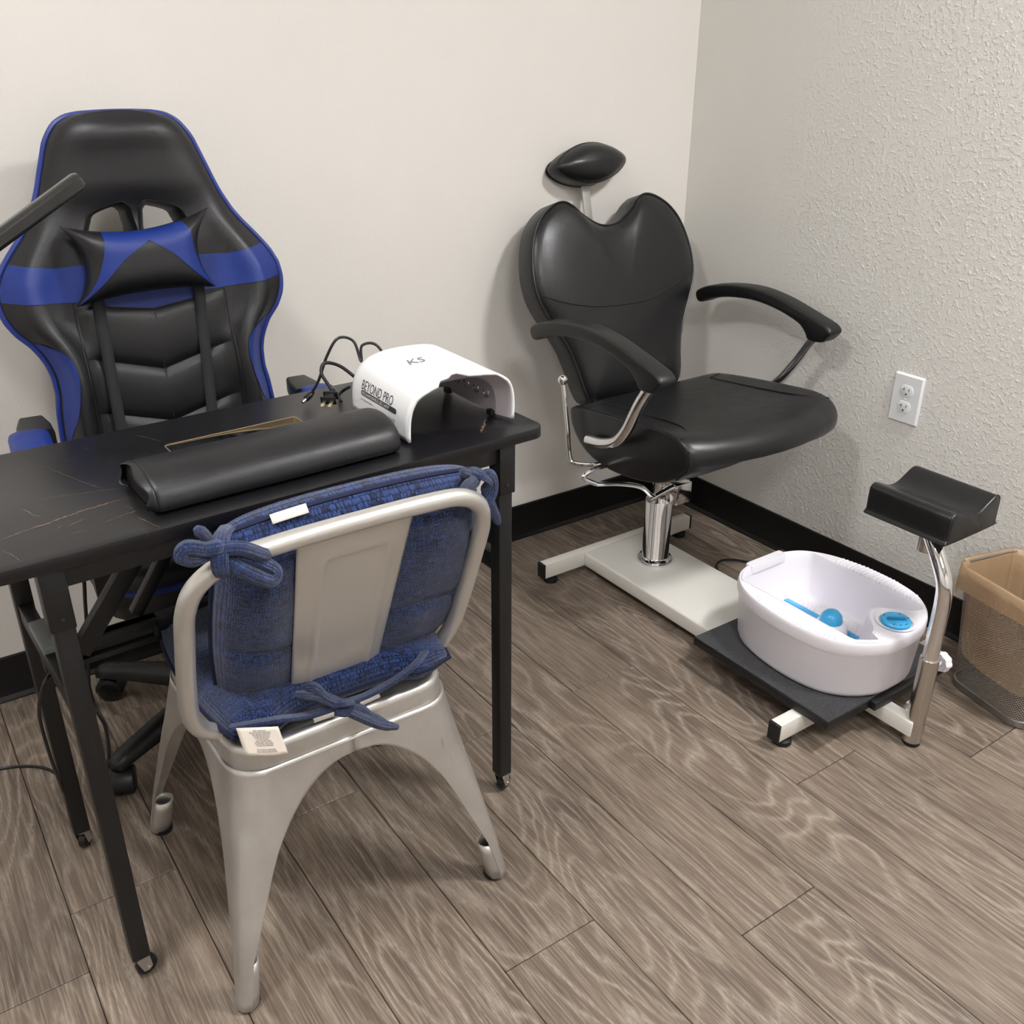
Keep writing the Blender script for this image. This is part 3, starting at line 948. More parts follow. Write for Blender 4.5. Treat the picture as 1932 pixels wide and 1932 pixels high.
def gfront(u, w):
    h = hw(w); s = min(1.0, abs(u) / h)
    d = 0.034 * max(0.0, 1 - s ** 5) ** 0.5
    d += s ** 6 * interp(w, [-0.1, 0.06], [0.016, 0.0])
    bol = math.exp(-((s - 0.80) / 0.13) ** 2)
    d += wingamp(w) * bol * (1 if s < 0.8 else max(0, 1 - ((s - 0.8) / 0.2) ** 2) ** 0.5)
    # padded head section: raised rim, soft hollow in the middle
    k = interp(w, [0.13, 0.17, 0.24, 0.275, 0.296], [0, 0.6, 1, 0.8, 0.0])
    d += k * (0.014 * (1 - s ** 2) + 0.010 * math.exp(-((w - 0.262) / 0.02) ** 2) * (1 - s ** 2))
    if 0.08 < w < 0.17 and abs(u) < 0.13:
        d -= 0.012 * math.sin((w - 0.08) / 0.09 * math.pi) * (1 - (abs(u) / 0.13) ** 2)
    return d
t = thing('gaming_chair', (GCX, GCY, 0), 'black and blue gaming chair with winged high back and neck pillow behind the table', 'chair')
rings = []
ws = list(np.linspace(-0.42, 0.27, 58)) + [0.278, 0.284, 0.289, 0.293, 0.2955]
for w in ws:
    h = hw(w)
    ring = []
    for k in range(41):
        s = math.sin((k / 40 - 0.5) * math.pi)
        ring.append(gp(s * h, w, gfront(s * h, w)))
    for k in range(1, 20):
        s = math.sin((0.5 - k / 20) * math.pi)
        ring.append(gp(s * h, w, -0.062 * (1 - abs(s) ** interp(w, [-0.02, 0.1], [14, 4])) ** 0.5 * interp(w, [-0.42, 0.2, 0.2965], [1.1, 0.85, 0.25])))
    rings.append(ring)
b = MB(); b.loft(rings)
back = b.build('backrest', MAT['black_matte_leather'], t, angle=70)
# the two belt openings, cut right through
HOL = [[(-0.086, 0.085), (-0.083, 0.118), (-0.070, 0.134), (-0.026, 0.147), (-0.012, 0.141), (-0.007, 0.127), (-0.010, 0.080)],
       [(0.086, 0.085), (0.083, 0.118), (0.070, 0.134), (0.026, 0.147), (0.012, 0.141), (0.007, 0.127), (0.010, 0.080)]]
for i, hl in enumerate(HOL):
    hp = [tuple(q) for q in cr(hl, 4, True)]
    if i == 1: hp = hp[::-1]
    c = MB()
    c.loft([[gp(u, w, 0.12) for u, w in hp], [gp(u, w, -0.12) for u, w in hp]])
    co = c.build('cutter', MAT['black_plastic'], t, smooth=False)
    md = back.modifiers.new('hole', 'BOOLEAN'); md.operation = 'DIFFERENCE'; md.object = co; md.solver = 'EXACT'
    dg = bpy.context.evaluated_depsgraph_get()
    nm = bpy.data.meshes.new_from_object(back.evaluated_get(dg))
    back.modifiers.clear(); old = back.data; back.data = nm
    cm = co.data; bpy.data.objects.remove(co); bpy.data.meshes.remove(cm)
    # moulded bezel lining the opening
    cx = sum(q[0] for q in hp) / len(hp); cy = sum(q[1] for q in hp) / len(hp)
    def sc(k): return [(cx + (u - cx) * k, cy + (w - cy) * k) for u, w in hp]
    z = MB()
    z.loft([[gp(u, w, gfront(u, w) + 0.0015) for u, w in sc(1.06)], [gp(u, w, gfront(u, w) + 0.0045) for u, w in sc(1.0)], [gp(u, w, 0.014) for u, w in sc(0.80)], [gp(u, w, -0.060) for u, w in sc(0.76)], [gp(u, w, -0.066) for u, w in sc(1.02)]], caps=(False, False))
    z.build('opening_bezel', MAT['black_plastic'], back, angle=30)
back.data.name = 'backrest'
def gsurf(u, w, off=0.0012): return gp(u, w, gfront(u, w) + off)
def patch_w(name, w0, w1, ul, ur, mat, nu=16, nv=24, off=0.0014, bulge=0.0, parent=None):
    """patch bounded by u=ul(w)..ur(w)"""
    m = MB()
    def fn(a, c):
        w = w0 + (w1 - w0) * c
        u = ul(w) + (ur(w) - ul(w)) * a
        return gsurf(u, w, off + bulge * (16 * a * (1 - a) * c * (1 - c)) ** 0.35)
    m.grid(fn, nu, nv)
    return m.build(name, mat, parent or back, angle=80)
def patch_u(name, u0, u1, wl, wh, mat, nu=24, nv=10, off=0.0014, bulge=0.0):
    m = MB()
    def fn(a, c):
        u = u0 + (u1 - u0) * a
        w = wl(u) + (wh(u) - wl(u)) * c
        return gsurf(u, w, off + (bulge * (max(0.0, 16 * a * (1 - a) * c * (1 - c))) ** 0.4 if bulge else 0))
    m.grid(fn, nu, nv)
    return m.build(name, mat, back, angle=80)
# blue band across the shoulders (left, centre, right)
for s in (1, -1):
    def e_(w): return s * (hw(w) - 0.002)
    bt = lambda u: interp(abs(u), [0.10, 0.15, 0.19, 0.225, 0.25], [0.048, 0.046, 0.052, 0.060, 0.062])
    bb = lambda u: interp(abs(u), [0.09, 0.14, 0.20, 0.25], [-0.016, -0.013, -0.009, -0.002])
    m = MB()
    def fn(a, c):
        u = s * (0.095 + (0.243 - 0.095) * a)
        lo, hi = bb(u), bt(u)
        w = lo + (hi - lo) * c
        lim = hw(w) - 0.0045
        if abs(u) > lim: u = s * lim
        return gsurf(u, w, 0.0016)
    m.grid(fn, 22, 10)
    m.build('blue_band', MAT['blue_leather'], back, angle=80)
    # blue wing panel
    WI = ([-0.275, -0.25, -0.21, -0.18, -0.145, -0.115, -0.095, -0.080, -0.075], [0.190, 0.182, 0.164, 0.156, 0.150, 0.152, 0.165, 0.192, 0.205])
    patch_w('blue_wing_panel', -0.285, -0.077, lambda w: s * min(interp(w, *WI), hw(w) - 0.006), lambda w: s * (hw(w) - 0.0055), MAT['blue_leather'], 8, 24)
    # bright piping along the rim
    pw = list(np.linspace(-0.40, 0.27, 60)) + [0.278, 0.284, 0.289]
    m = MB()
    if s > 0:
        path = [gp(-hw(w), w, 0.004 + 0.016 * interp(w, [-0.1, 0.06], [1, 0])) for w in pw] + [gp(u, 0.2945 - 0.0015 * (u / 0.05) ** 2, 0.004) for u in np.linspace(-0.06, 0.06, 9)] + [gp(hw(w), w, 0.004 + 0.016 * interp(w, [-0.1, 0.06], [1, 0])) for w in pw[::-1]]
        path = cr(path, 2)
        m.tube(path, 0.0058, 8)
        m.build('piping', MAT['blue_piping'], back)
# quilted centre: blue collar and chevron panels
ub = 0.128
chev = lambda base: (lambda u: base + 0.036 * (abs(u) / ub))
collar_lo = lambda u: -0.038 + 0.020 * (abs(u) / ub)
patch_u('blue_collar', -0.094, 0.094, collar_lo, lambda u: 0.05, MAT['blue_leather'], 20, 8)
prev = collar_lo
for base in (-0.148, -0.246, -0.350):
    cur = chev(base)
    patch_u('quilted_panel', -ub, ub, cur, (lambda f: (lambda u: f(u) - 0.0015))(prev), MAT['black_matte_leather'], 28, 12, 0.001, 0.010)
    prev = cur
m = MB()
for s in (1, -1):
    m.tube([gsurf(s * 0.132, w, 0.001) for w in np.linspace(-0.38, -0.015, 24)], 0.0012, 6)
m.tube([gsurf(0.0, w, 0.0085) for w in np.linspace(-0.24, -0.045, 16)], 0.0007, 5)
m.build('stitching', MAT['seam_thread'], back)
# neck pillow with blue chevron, held by two straps
PC = [(-0.127, -0.020), (0.114, -0.010), (0.122, 0.128), (-0.127, 0.114)]
def pil(s, q, d=0.0, side=1):
    a, c = (s + 1) / 2, (q + 1) / 2
    u = (PC[0][0] * (1 - a) + PC[1][0] * a) * (1 - c) + (PC[3][0] * (1 - a) + PC[2][0] * a) * c
    w = (PC[0][1] * (1 - a) + PC[1][1] * a) * (1 - c) + (PC[3][1] * (1 - a) + PC[2][1] * a) * c
    u += -0.026 * s * (1 - q * q) * abs(s)
    w += -0.022 * q * (1 - s * s) if q > 0 else -0.010 * q * (1 - s * s)
    th = 0.047 * ((1 - s ** 4) * (1 - q ** 4)) ** 0.55 + 0.006
    return gp(u - 0.003, w, 0.058 + side * th * (1.0 if side > 0 else 0.5) + d)
m = MB()
m.grid(lambda a, c: pil(a, c), 36, 24, -1, 1, -1, 1)
m.grid(lambda a, c: pil(a, c, 0, -1), 24, 16, -1, 1, -1, 1, True)
edge = [(x, -1) for x in np.linspace(-1, 1, 25)] + [(1, x) for x in np.linspace(-1, 1, 17)[1:]] + [(x, 1) for x in np.linspace(1, -1, 25)[1:]] + [(-1, x) for x in np.linspace(1, -1, 17)[1:-1]]
m.loft([[pil(a, c, 0, -1) for a, c in edge], [pil(a, c) for a, c in edge]], caps=(False, False))
pillow = m.build('neck_pillow', MAT['black_matte_leather'], t, angle=80)
for s in (-1, 1):
    A = [(-0.52, 1), (-0.58, 0.5), (-0.78, -0.3), (-1, -1)] if s < 0 else [(0.56, 1), (0.74, 0.5), (0.88, -0.2), (1, -1)]
    B = [(0.04, 1), (0.06, 0.62), (-0.42, -0.14), (-1, -1)] if s < 0 else [(0.04, 1), (0.06, 0.62), (0.52, -0.16), (1, -1)]
    A = np.array(cr(A, 8)); B = np.array(B[0:1] + B[1:])
    B = np.concatenate([np.linspace(B[0], B[1], 6)[:-1], np.linspace(B[1], B[3], 20)])
    A = A[np.linspace(0, len(A) - 1, 25).astype(int)]
    m = MB()
    def fn(a, c):
        k = int(round(c * 24))
        p = A[k] * (1 - a) + B[k] * a
        p = np.clip(p, -0.995, 0.995)
        return pil(p[0], p[1], 0.0012)
    m.grid(fn, 10, 24)
    m.build('blue_stripe', MAT['blue_leather'], pillow, angle=80)
for (ua, wa, ub2, wb) in ((-0.092, 0.0, -0.097, -0.275), (0.084, 0.0, 0.068, -0.275)):
    m = MB()
    def fn(a, c):
        u = ua + (ub2 - ua) * c + (a - 0.5) * 0.020
        w = wa + (wb - wa) * c
        return gp(u, w, max(gfront(u, w) + 0.010, 0.044) + 0.002)
    m.grid(fn, 2, 30)
    solid(m.build('strap', MAT['strap_web'], pillow, angle=80), 0.0018)
# seat
def gseat(k): return [(GCX + Ge.x * a * k + Gn0.x * c * k, GCY - 0.02 + Ge.y * a * k + Gn0.y * c * k) for a, c in rrect(0.42, 0.44, 0.09, 6)]
m = MB()
m.loft([[(x, y, z) for x, y in gseat(k)] for z, k in ((0.385, 0.90), (0.392, 0.97), (0.42, 1.0), (0.46, 1.0), (0.482, 0.97), (0.492, 0.88), (0.494, 0.5))])
seat = m.build('seat', MAT['black_matte_leather'], t, angle=60)
m = MB(); m.tube([(x, y, 0.45) for x, y in gseat(1.004)], 0.006, 8, True); m.build('piping', MAT['blue_piping'], seat)
for s in (1, -1):
    m = MB()
    m.loft([[V((GCX, GCY - 0.02, 0)) + Ge * (s * (0.168 + a)) + Gn0 * y + V((0, 0, z)) for a, z in ((-0.02, 0.484), (0.0, 0.510), (0.03, 0.512), (0.046, 0.490), (0.046, 0.44), (0.0, 0.43))] for y in np.linspace(-0.19, 0.15, 10)])
    bo = m.build('side_bolster', MAT['black_matte_leather'], seat, angle=60)
    m = MB(); m.tube([V((GCX, GCY - 0.02, 0)) + Ge * (s * 0.214) + Gn0 * y + V((0, 0, 0.492)) for y in np.linspace(-0.185, 0.145, 10)], 0.006, 8); m.build('bolster_piping', MAT['blue_piping'], bo)
# arms
for s in (1, -1):
    ac = V((GCX, -0.398, 0)) + Ge * (0.236 if s > 0 else -0.262)
    def pad(k, z, dz=0): return [ac + Ge * (a * k) + Gn0 * (c * k) + V((0, 0, z)) for a, c in rrect(0.064, 0.150, 0.028, 6)]
    m = MB(); m.loft([pad(0.90, 0.648), pad(1.0, 0.656), pad(1.0, 0.672)])
    arm = m.build('armrest', MAT['black_plastic'], t, angle=40)
    m = MB(); m.loft([pad(1.0, 0.672), pad(1.0, 0.680), pad(0.93, 0.687), pad(0.6, 0.6895)]); m.build('blue_pad', MAT['blue_leather'], arm, angle=60)
    m = MB()
    m.bar(ac + V((0, 0.05, 0.655)), ac + V((0, 0.05, 0.47)) - Ge * (s * 0.01), 0.05, 0.03, (0, 1, 0), 0.004)
    m.bar(ac + V((0, 0.05, 0.475)), ac + V((0, 0.05, 0.395)) - Ge * (s * 0.13), 0.05, 0.012, (0, 1, 0), 0.003)
    m.build('arm_post', MAT['black_plastic'], arm)
    m = MB()
    q = ac + Gn0 * 0.085 - Ge * (s * 0.012)
    m.loft([[q + Ge * (a * 1.0) + V((0, y, z)) for a, z in rrect(0.062, 0.030, 0.006, 3)] for y, z in ((0, 0.0),)] if False else [[q + Ge * a * k + Gn0 * y + V((0, 0, 0.670 + z)) for a, z in rrect(0.058, 0.034, 0.007, 3)] for y, k in ((-0.03, 1.0), (0.01, 0.95), (0.05, 0.7))])
    m.build('arm_bracket', MAT['black_plastic'], arm)
# recline plates between seat and back, gas lift, star base
for s in (1, -1):
    c0 = V((GCX, GCY, 0)) + Ge * (s * 0.19)
    m = MB(); m.bar(c0 + V((0, 0.06, 0.42)), gp(s * 0.165, -0.33, -0.03), 0.010, 0.06, (0, 0, 1), 0.002)
    m.build('recline_plate', MAT['black_plastic'], t)
m = MB(); m.lathe([(0.024, 0.10), (0.024, 0.24), (0.015, 0.245), (0.015, 0.35)], 20, c=(GCX, GCY, 0)); m.box((GCX, GCY, 0.368), (0.18, 0.22, 0.036), 0.006)
m.build('gas_lift', MAT['black_metal'], t)
m = MB(); m.lathe([(0.032, 0.065), (0.046, 0.070), (0.046, 0.105), (0.034, 0.122), (0.0, 0.122)], 24, c=(GCX, GCY, 0))
hub = m.build('base_hub', MAT['black_plastic'], t, angle=40)
for k in range(5):
    a = R(207 + 72 * k); dx, dy = math.cos(a), math.sin(a)
    sd = V((-dy, dx, 0))
    rg = []
    for r_, w_, z0, z1 in ((0.03, 0.026, 0.068, 0.112), (0.10, 0.024, 0.066, 0.105), (0.19, 0.021, 0.064, 0.095), (0.265, 0.019, 0.060, 0.085), (0.283, 0.017, 0.058, 0.078), (0.289, 0.008, 0.060, 0.072)):
        c = V((GCX + dx * r_, GCY + dy * r_, 0))
        rg.append([c + sd * (w_ * q) + V((0, 0, z0 + (z1 - z0) * h)) for q, h in ((-1, 0), (-1, 0.55), (-0.7, 0.9), (0, 1), (0.7, 0.9), (1, 0.55), (1, 0), (0, -0.05))])
    m = MB(); m.loft(rg)
    arm = m.build('base_arm', MAT['black_plastic'], t, angle=50)
    cc = V((GCX + dx * 0.272, GCY + dy * 0.272, 0))
    sw = R({0: 250, 1: 20, 2: 80, 3: 140, 4: 330}[k])
    CM = Matrix.Translation(cc) @ Matrix.Rotation(sw, 4, 'Z')
    m = MB(CM)
    m.lathe([(0.011, 0.030), (0.013, 0.050), (0.013, 0.062)], 14)
    # rounded hood between the twin wheels
    pr_ = [(0.028 * math.cos(R(q)), 0.027 + 0.028 * math.sin(R(q))) for q in range(-10, 200, 15)]
    m.prism([(x + 0.008, z) for x, z in pr_], -0.022, 0.022, 'y', 0.003)
    cs = m.build('caster', MAT['black_plastic'], arm, angle=40)
    for s in (1, -1):
        m = MB(CM)
        m.lathe([(0.0, 0.022), (0.020, 0.022), (0.0255, 0.018), (0.0262, 0.008), (0.0262, 0.002)] if True else [], 24, Matrix.Translation((0.008, 0, 0.0262)) @ Matrix.Rotation(R(-90 * s), 4, 'X'))
        m.build('wheel', MAT['wheel_black'], cs, angle=40)

# ================================================================== metal chair
MX, MY, SZ = -1.530, -0.790, 0.400
t = thing('metal_chair', (MX, MY, 0), 'brushed silver sheet metal dining chair with a tube back at the table', 'chair')
SHX, SHF, SHB = 0.172, 0.165, 0.165      # seat half sizes
FTX, FTY = 0.217, 0.212                  # foot centres
# seat pan
m = MB()
def sr(k, dx=0.0): return [(MX + a, MY + c) for a, c in rrect(2 * (SHX * k + dx), 2 * (SHF * k + dx), 0.055 * k + dx, 7)]
m.loft([[(x, y, z) for x, y in sr(k, dx)] for z, k, dx in ((SZ - 0.045, 1, 0.001), (SZ - 0.012, 1, 0.0), (SZ - 0.004, 0.985, 0.0), (SZ - 0.001, 0.95, 0.0), (SZ - 0.006, 0.90, 0.0), (SZ - 0.008, 0.5, 0.0))], caps=(False, True))
m.build('seat', MAT['galvanised_steel'], t, angle=60)
m = MB()
m.tube([(x, y, SZ - 0.041) for x, y in sr(1, 0.003)], 0.0026, 8, True)
m.build('seat_bead', MAT['galvanised_steel'], t)
# legs: bent sheet, one per corner, meeting in the middle of every side
ZA = 0.338
def legL(z):
    wl = interp(z, [0.012, 0.08, 0.20, 0.26, ZA], [0.0175, 0.021, 0.050, 0.066, 0.080])
    if z >= ZA: return wl, 1.0
    h = min(1.0, (ZA - z) / 0.125)
    return wl, 1 - (1 - (1 - h) ** 2.3) ** (1 / 2.3)
zs = [SZ - 0.036, 0.355, 0.346] + list(ZA - 0.125 * (np.linspace(0, 1, 16) ** 2.2)) + list(np.linspace(0.20, 0.006, 16))
for sx in (-1, 1):
    for sy in (-1, 1):
        m = MB(); rows = []
        for z in zs:
            k = max(0.0, min(1.0, (0.36 - z) / 0.348))
            cxr = MX + sx * (SHX + 0.0025 + (FTX + 0.0155 - SHX) * k)
            cyr = MY + sy * (SHF + 0.0025 + (FTY + 0.0155 - SHF) * k)
            wl, fr_ = legL(z); La = wl + (abs(cxr - MX) - 0.0004 - wl) * fr_; Lc = wl + (abs(cyr - MY) - 0.0004 - wl) * fr_; rad = min(interp(z, [0.012, 0.1, 0.36], [0.0172, 0.022, 0.052]), La * 0.98, Lc * 0.98)
            row = []
            for q in np.linspace(0, 1, 27):
                # along x-side, round the corner, along y-side
                if q < 0.35:
                    a, c = La - (La - rad) * q / 0.35, 0.0
                elif q > 0.65:
                    a, c = 0.0, rad + (Lc - rad) * (q - 0.65) / 0.35
                else:
                    th = (q - 0.35) / 0.30 * math.pi / 2
                    a, c = rad - rad * math.sin(th), rad - rad * math.cos(th)
                # pressed rib down the corner
                rb = math.exp(-((q - 0.5) / 0.055) ** 2) * interp(z, [0.05, 0.075, 0.24, 0.275], [0, 1, 1, 0]) * 0.0035
                row.append((cxr - sx * (a - rb * 0.7), cyr - sy * (c - rb * 0.7), z))
            rows.append(row)
        m.loft(rows, closed=False)
        # the sheet closes into a round foot
        tz = [(0.0160, 0.006), (0.0160, 0.03), (0.0158, 0.055), (0.0150, 0.074)]
        rgs = []
        for r_, z in tz:
            k = (0.36 - z) / 0.348
            fx = MX + sx * (SHX + 0.0025 + (FTX + 0.0155 - SHX) * k - 0.0178); fy = MY + sy * (SHF + 0.0025 + (FTY + 0.0155 - SHF) * k - 0.0178)
            rgs.append([(fx + r_ * math.cos(a), fy + r_ * math.sin(a), z) for a in np.linspace(0, 2 * math.pi, 20, endpoint=False)])
        m.loft(rgs, caps=(False, False))
        lg = solid(m.build('leg', MAT['galvanised_steel'], t, angle=60), 0.0022, 0)
        m = MB(); cx, cy = MX + sx * FTX, MY + sy * FTY
        m.lathe([(0.0, 0.0), (0.0155, 0.0), (0.0165, 0.002), (0.0165, 0.009), (0.012, 0.010)], 20, c=(cx - sx * 0.0017, cy - sy * 0.0017, 0))
        m.build('foot_cap', MAT['dark_rubber'], lg)
# back: tube hoop and pressed splat
BU = V((0, -0.37, 0.929)).normalized(); BN = V((1, 0, 0)).cross(BU)
B0 = V((MX, -0.985, 0.60))
def bp(u, w, d=0.0): return B0 + V((u, 0, 0)) + BU * w + BN * d
m = MB()
HS = -0.013
hp = [(-0.165, -0.192), (-0.188, -0.168), (-0.200, -0.13), (-0.204, -0.07), (-0.205, 0.03), (-0.203, 0.085), (-0.189, 0.125), (-0.155, 0.150), (-0.10, 0.157), (0, 0.159)]
hp = [bp(u + HS, w) for u, w in hp] + [bp(-u + HS, w) for u, w in hp[:-1][::-1]]
m.tube(cr(hp, 6), 0.0122, 16)
m.build('back_hoop', MAT['silver_paint'], t)
m = MB()
def spl(a, c):
    w = -0.208 + 0.358 * c
    half = interp(c, [0, 0.15, 1], [0.066, 0.068, 0.079])
    u = (a - 0.5) * 2 * half - 0.003
    d = 0.004 * (abs(a - 0.5) * 2) ** 8 * -1
    # pressed outline
    ru = abs(u) - 0.044 - 0.004 * c; rw = abs(w - (-0.032)) - 0.140
    r_ = 0.016
    dist = math.hypot(max(ru + r_, 0), max(rw + r_, 0)) + min(max(ru + r_, rw + r_), 0) - r_
    d += 0.0022 * math.exp(-(dist / 0.0035) ** 2)
    if c < 0.06: d += 0.006 * (1 - c / 0.06)
    return bp(u, w, d)
m.grid(spl, 44, 60)
solid(m.build('splat', MAT['silver_paint'], t, angle=50), 0.0016, 0)
for s in (1, -1): MB().tube([(MX + s * 0.052, -0.9465, SZ + 0.006), (MX + s * 0.02, -0.9485, SZ + 0.0055)], 0.0035, 8).build('splat_tab', MAT['galvanised_steel'], t)

# ================================================================== navy cushions
def pillowy(fpos, th, M_=28, N_=28):
    """closed cushion: fpos(s,q,depth), th(s,q)"""
    m = MB()
    m.grid(lambda a, c: fpos(a, c, th(a, c, 1)), M_, N_, -1, 1, -1, 1)
    m.grid(lambda a, c: fpos(a, c, -th(a, c, -1)), M_, N_, -1, 1, -1, 1, True)
    return m
def welded(m, name, mat, parent, angle=80):
    o = m.build(name, mat, parent, angle)
    bm = bmesh.new(); bm.from_mesh(o.data)
    bmesh.ops.remove_doubles(bm, verts=list(bm.verts), dist=0.0006)
    bmesh.ops.recalc_face_normals(bm, faces=list(bm.faces))
    bm.to_mesh(o.data); bm.free()
    return o
def uvscale(m, su, sv):
    m.uv = [(u * su, v * sv) for u, v in m.uv]
t = thing('back_cushion', (MX, -0.93, 0.46), 'navy woven back cushion tied to the tube back of the metal chair', 'cushion')
def bpos(s, q, d):
    u = 0.024 + 0.190 * math.copysign(abs(s) ** 0.9, s)
    w = -0.030 + 0.176 * q
    u -= 0.012 * s * q * q * abs(s)
    w -= 0.014 * q * s * s * abs(q)
    return bp(u, w, -0.058 + d)
def bth(s, q, side):
    e = max(0.0, (1 - abs(s) ** 5) * (1 - abs(q) ** 5)) ** 0.45
    tu = 1.0
    for c0, k in ((-0.18, 0.20), (0.62, 0.08), (-0.72, 0.08)):
        tu -= k * math.exp(-((q - c0 - 0.05 * math.sin(s * 5)) / 0.07) ** 2)
    tu += 0.05 * math.sin(s * 9 + q * 4) * (1 - abs(q))
    r_ = 0.052 * e * tu
    if side > 0:
        # squeezed flat behind the splat, swelling out on both sides of it
        sq = math.exp(-(((s * 0.19 + 0.024) / 0.085) ** 4))
        r_ = r_ * (1 - sq) + min(r_, 0.046) * sq if True else r_
        r_ += 0.012 * e * (1 - sq) * (1 - q ** 4)
    return r_
m = pillowy(bpos, bth, 44, 40); uvscale(m, 0.66, 0.52)
bc = welded(m, 'pad', MAT['navy_weave'], t)
m = MB()
ed = [(x, -1) for x in np.linspace(-1, 1, 21)[:-1]] + [(1, x) for x in np.linspace(-1, 1, 17)[:-1]] + [(x, 1) for x in np.linspace(1, -1, 21)[:-1]] + [(-1, x) for x in np.linspace(1, -1, 17)[:-1]]
m.tube([bpos(a, c, 0) for a, c in ed], 0.0035, 6, True)
m.build('welt', MAT['navy_plain'], bc)
m = MB(); m.grid(lambda a, c: bpos(-0.62 + 0.27 * a, 0.995 + 0.01 * c, 0.016 - 0.010 * c) + V((0, 0, 0.004 + 0.004 * c)), 8, 3)
solid(m.build('side_label', MAT['label_paper'], bc), 0.0006)
def ribbon(m, pts, w=0.011, h=0.0045, n=8, taper=True):
    P = cr(pts, 7)
    k = len(P)
    r_ = [w * (1 if not taper else min(1.0, 0.55 + 2.5 * min(i, k - 1 - i) / k)) for i in range(k)]
    nn = len(m.v)
    m.tube(P, r_, n, ry=h)
    for i in range(k):
        for j in range(n):
            m.uv[nn + i * n + j] = (j / n, i / k * 1.6)
    m.hasuv = True
K1 = V((-1.708, -1.048, 0.760))
m = MB()
m.uv = []
ribbon(m, [K1 + V((0.02, 0.03, -0.01)), K1 + V((0, -0.006, 0.008)), K1 + V((-0.016, -0.006, 0.010)), K1 + V((-0.034, -0.004, 0.016)), K1 + V((-0.040, -0.002, 0.006)), K1 + V((-0.026, 0, -0.002)), K1], 0.009, 0.005)
ribbon(m, [K1 + V((-0.004, 0, 0.004)), K1 + V((-0.012, 0, 0.022)), K1 + V((-0.020, 0.0, 0.035))], 0.006, 0.004)
ribbon(m, [K1 + V((-0.004, -0.004, 0.004)), K1 + V((0.020, -0.014, 0.004)), K1 + V((0.040, -0.016, -0.008)), K1 + V((0.052, -0.012, -0.018))], 0.0085, 0.005)
ribbon(m, [K1, K1 + V((0.010, -0.012, -0.014)), K1 + V((0.028, -0.018, -0.030)), K1 + V((0.048, -0.018, -0.044)), K1 + V((0.056, -0.014, -0.036)), K1 + V((0.040, -0.012, -0.020)), K1 + V((0.016, -0.010, -0.006))], 0.009, 0.0055)
ribbon(m, [K1 + V((0.012, 0.014, -0.032)), K1 + V((-0.002, -0.010, -0.024)), K1 + V((-0.004, -0.014, -0.004)), K1 + V((0.006, 0.002, 0.014)), K1 + V((0.022, 0.030, 0.010))], 0.010, 0.005, 8, False)
m.build('tie', MAT['navy_tie'], t)
K2 = V((-1.349, -1.018, 0.742))
m = MB()
ribbon(m, [K2 + V((-0.012, 0.03, -0.02)), K2 + V((-0.004, 0.012, 0.012)), K2 + V((0, -0.010, 0.016)), K2 + V((0.014, -0.012, 0.004)), K2 + V((0.012, 0.0, -0.014))], 0.009, 0.005, 8, False)
ribbon(m, [K2 + V((0, -0.006, 0.010)), K2 + V((-0.018, -0.010, 0.004)), K2 + V((-0.028, -0.012, -0.004))], 0.009, 0.005)
ribbon(m, [K2, K2 + V((-0.014, 0, 0.016)), K2 + V((-0.024, 0.002, 0.020))], 0.007, 0.004)
ribbon(m, [K2 + V((0, -0.006, 0.014)), K2 + V((0.014, -0.012, 0.012)), K2 + V((0.020, -0.010, -0.010)), K2 + V((0.008, -0.012, -0.028)), K2 + V((-0.004, -0.004, -0.030))], 0.007, 0.0045)
ribbon(m, [K2 + V((0.008, -0.006, -0.008)), K2 + V((0.018, -0.008, -0.034)), K2 + V((0.030, -0.008, -0.066))], 0.0075, 0.004)
m.build('tie', MAT['navy_tie'], t)

t = thing('seat_cushion', (MX, MY, SZ), 'navy woven seat cushion with a printed care label on the metal chair', 'cushion')
def spos(s, q, d):
    x = MX + 0.000 + 0.186 * math.copysign(abs(s) ** 0.92, s)
    yh = 0.185 if q > 0 else 0.152 + 0.030 * min(1.0, abs(s) / 0.62) ** 3
    y = MY - 0.002 + yh * math.copysign(abs(q) ** 0.92, q)
    x -= 0.018 * s * q * q * abs(s); y -= 0.018 * q * s * s * abs(q)
    return V((x, y, SZ + 0.034 + d))
def sth(s, q, side):
    e = max(0.0, (1 - abs(s) ** 5) * (1 - abs(q) ** 5)) ** 0.45
    if side < 0: return 0.033 * e
    tu = 1 - 0.22 * math.exp(-((s / 0.3) ** 2 + (q / 0.3) ** 2)) + 0.06 * math.sin(s * 8 + 1) * math.sin(q * 7)
    return 0.044 * e * tu
m = pillowy(spos, sth, 36, 36); uvscale(m, 0.62, 0.62)
scu = welded(m, 'pad', MAT['navy_weave'], t)
m = MB()
m.tube([spos(a, c, 0) for a, c in ed], 0.0032, 6, True); m.build('welt', MAT['navy_plain'], scu)
K3 = V((-1.556, -0.986, 0.449))
m = MB()
ribbon(m, [(-1.400, -0.950, 0.455), (-1.431, -0.978, 0.462), (-1.470, -0.984, 0.452), (-1.52, -0.986, 0.446), K3], 0.0065, 0.0045, 8, False)
ribbon(m, [K3, (-1.60, -0.984, 0.448), (-1.648, -0.980, 0.458), (-1.70, -0.955, 0.452)], 0.0065, 0.0045, 8, False)
ribbon(m, [K3 + V((0.006, -0.006, 0)), (-1.579, -0.990, 0.472), (-1.592, -0.988, 0.492), (-1.606, -0.980, 0.490)], 0.0065, 0.0045)
ribbon(m, [K3 + V((-0.008, -0.006, 0.004)), (-1.59, -0.990, 0.478), (-1.617, -0.984, 0.490)], 0.0055, 0.004)
ribbon(m, [K3 + V((0, -0.005, -0.004)), (-1.535, -0.993, 0.425), (-1.505, -0.994, 0.397), (-1.473, -0.990, 0.374)], 0.0065, 0.0045)
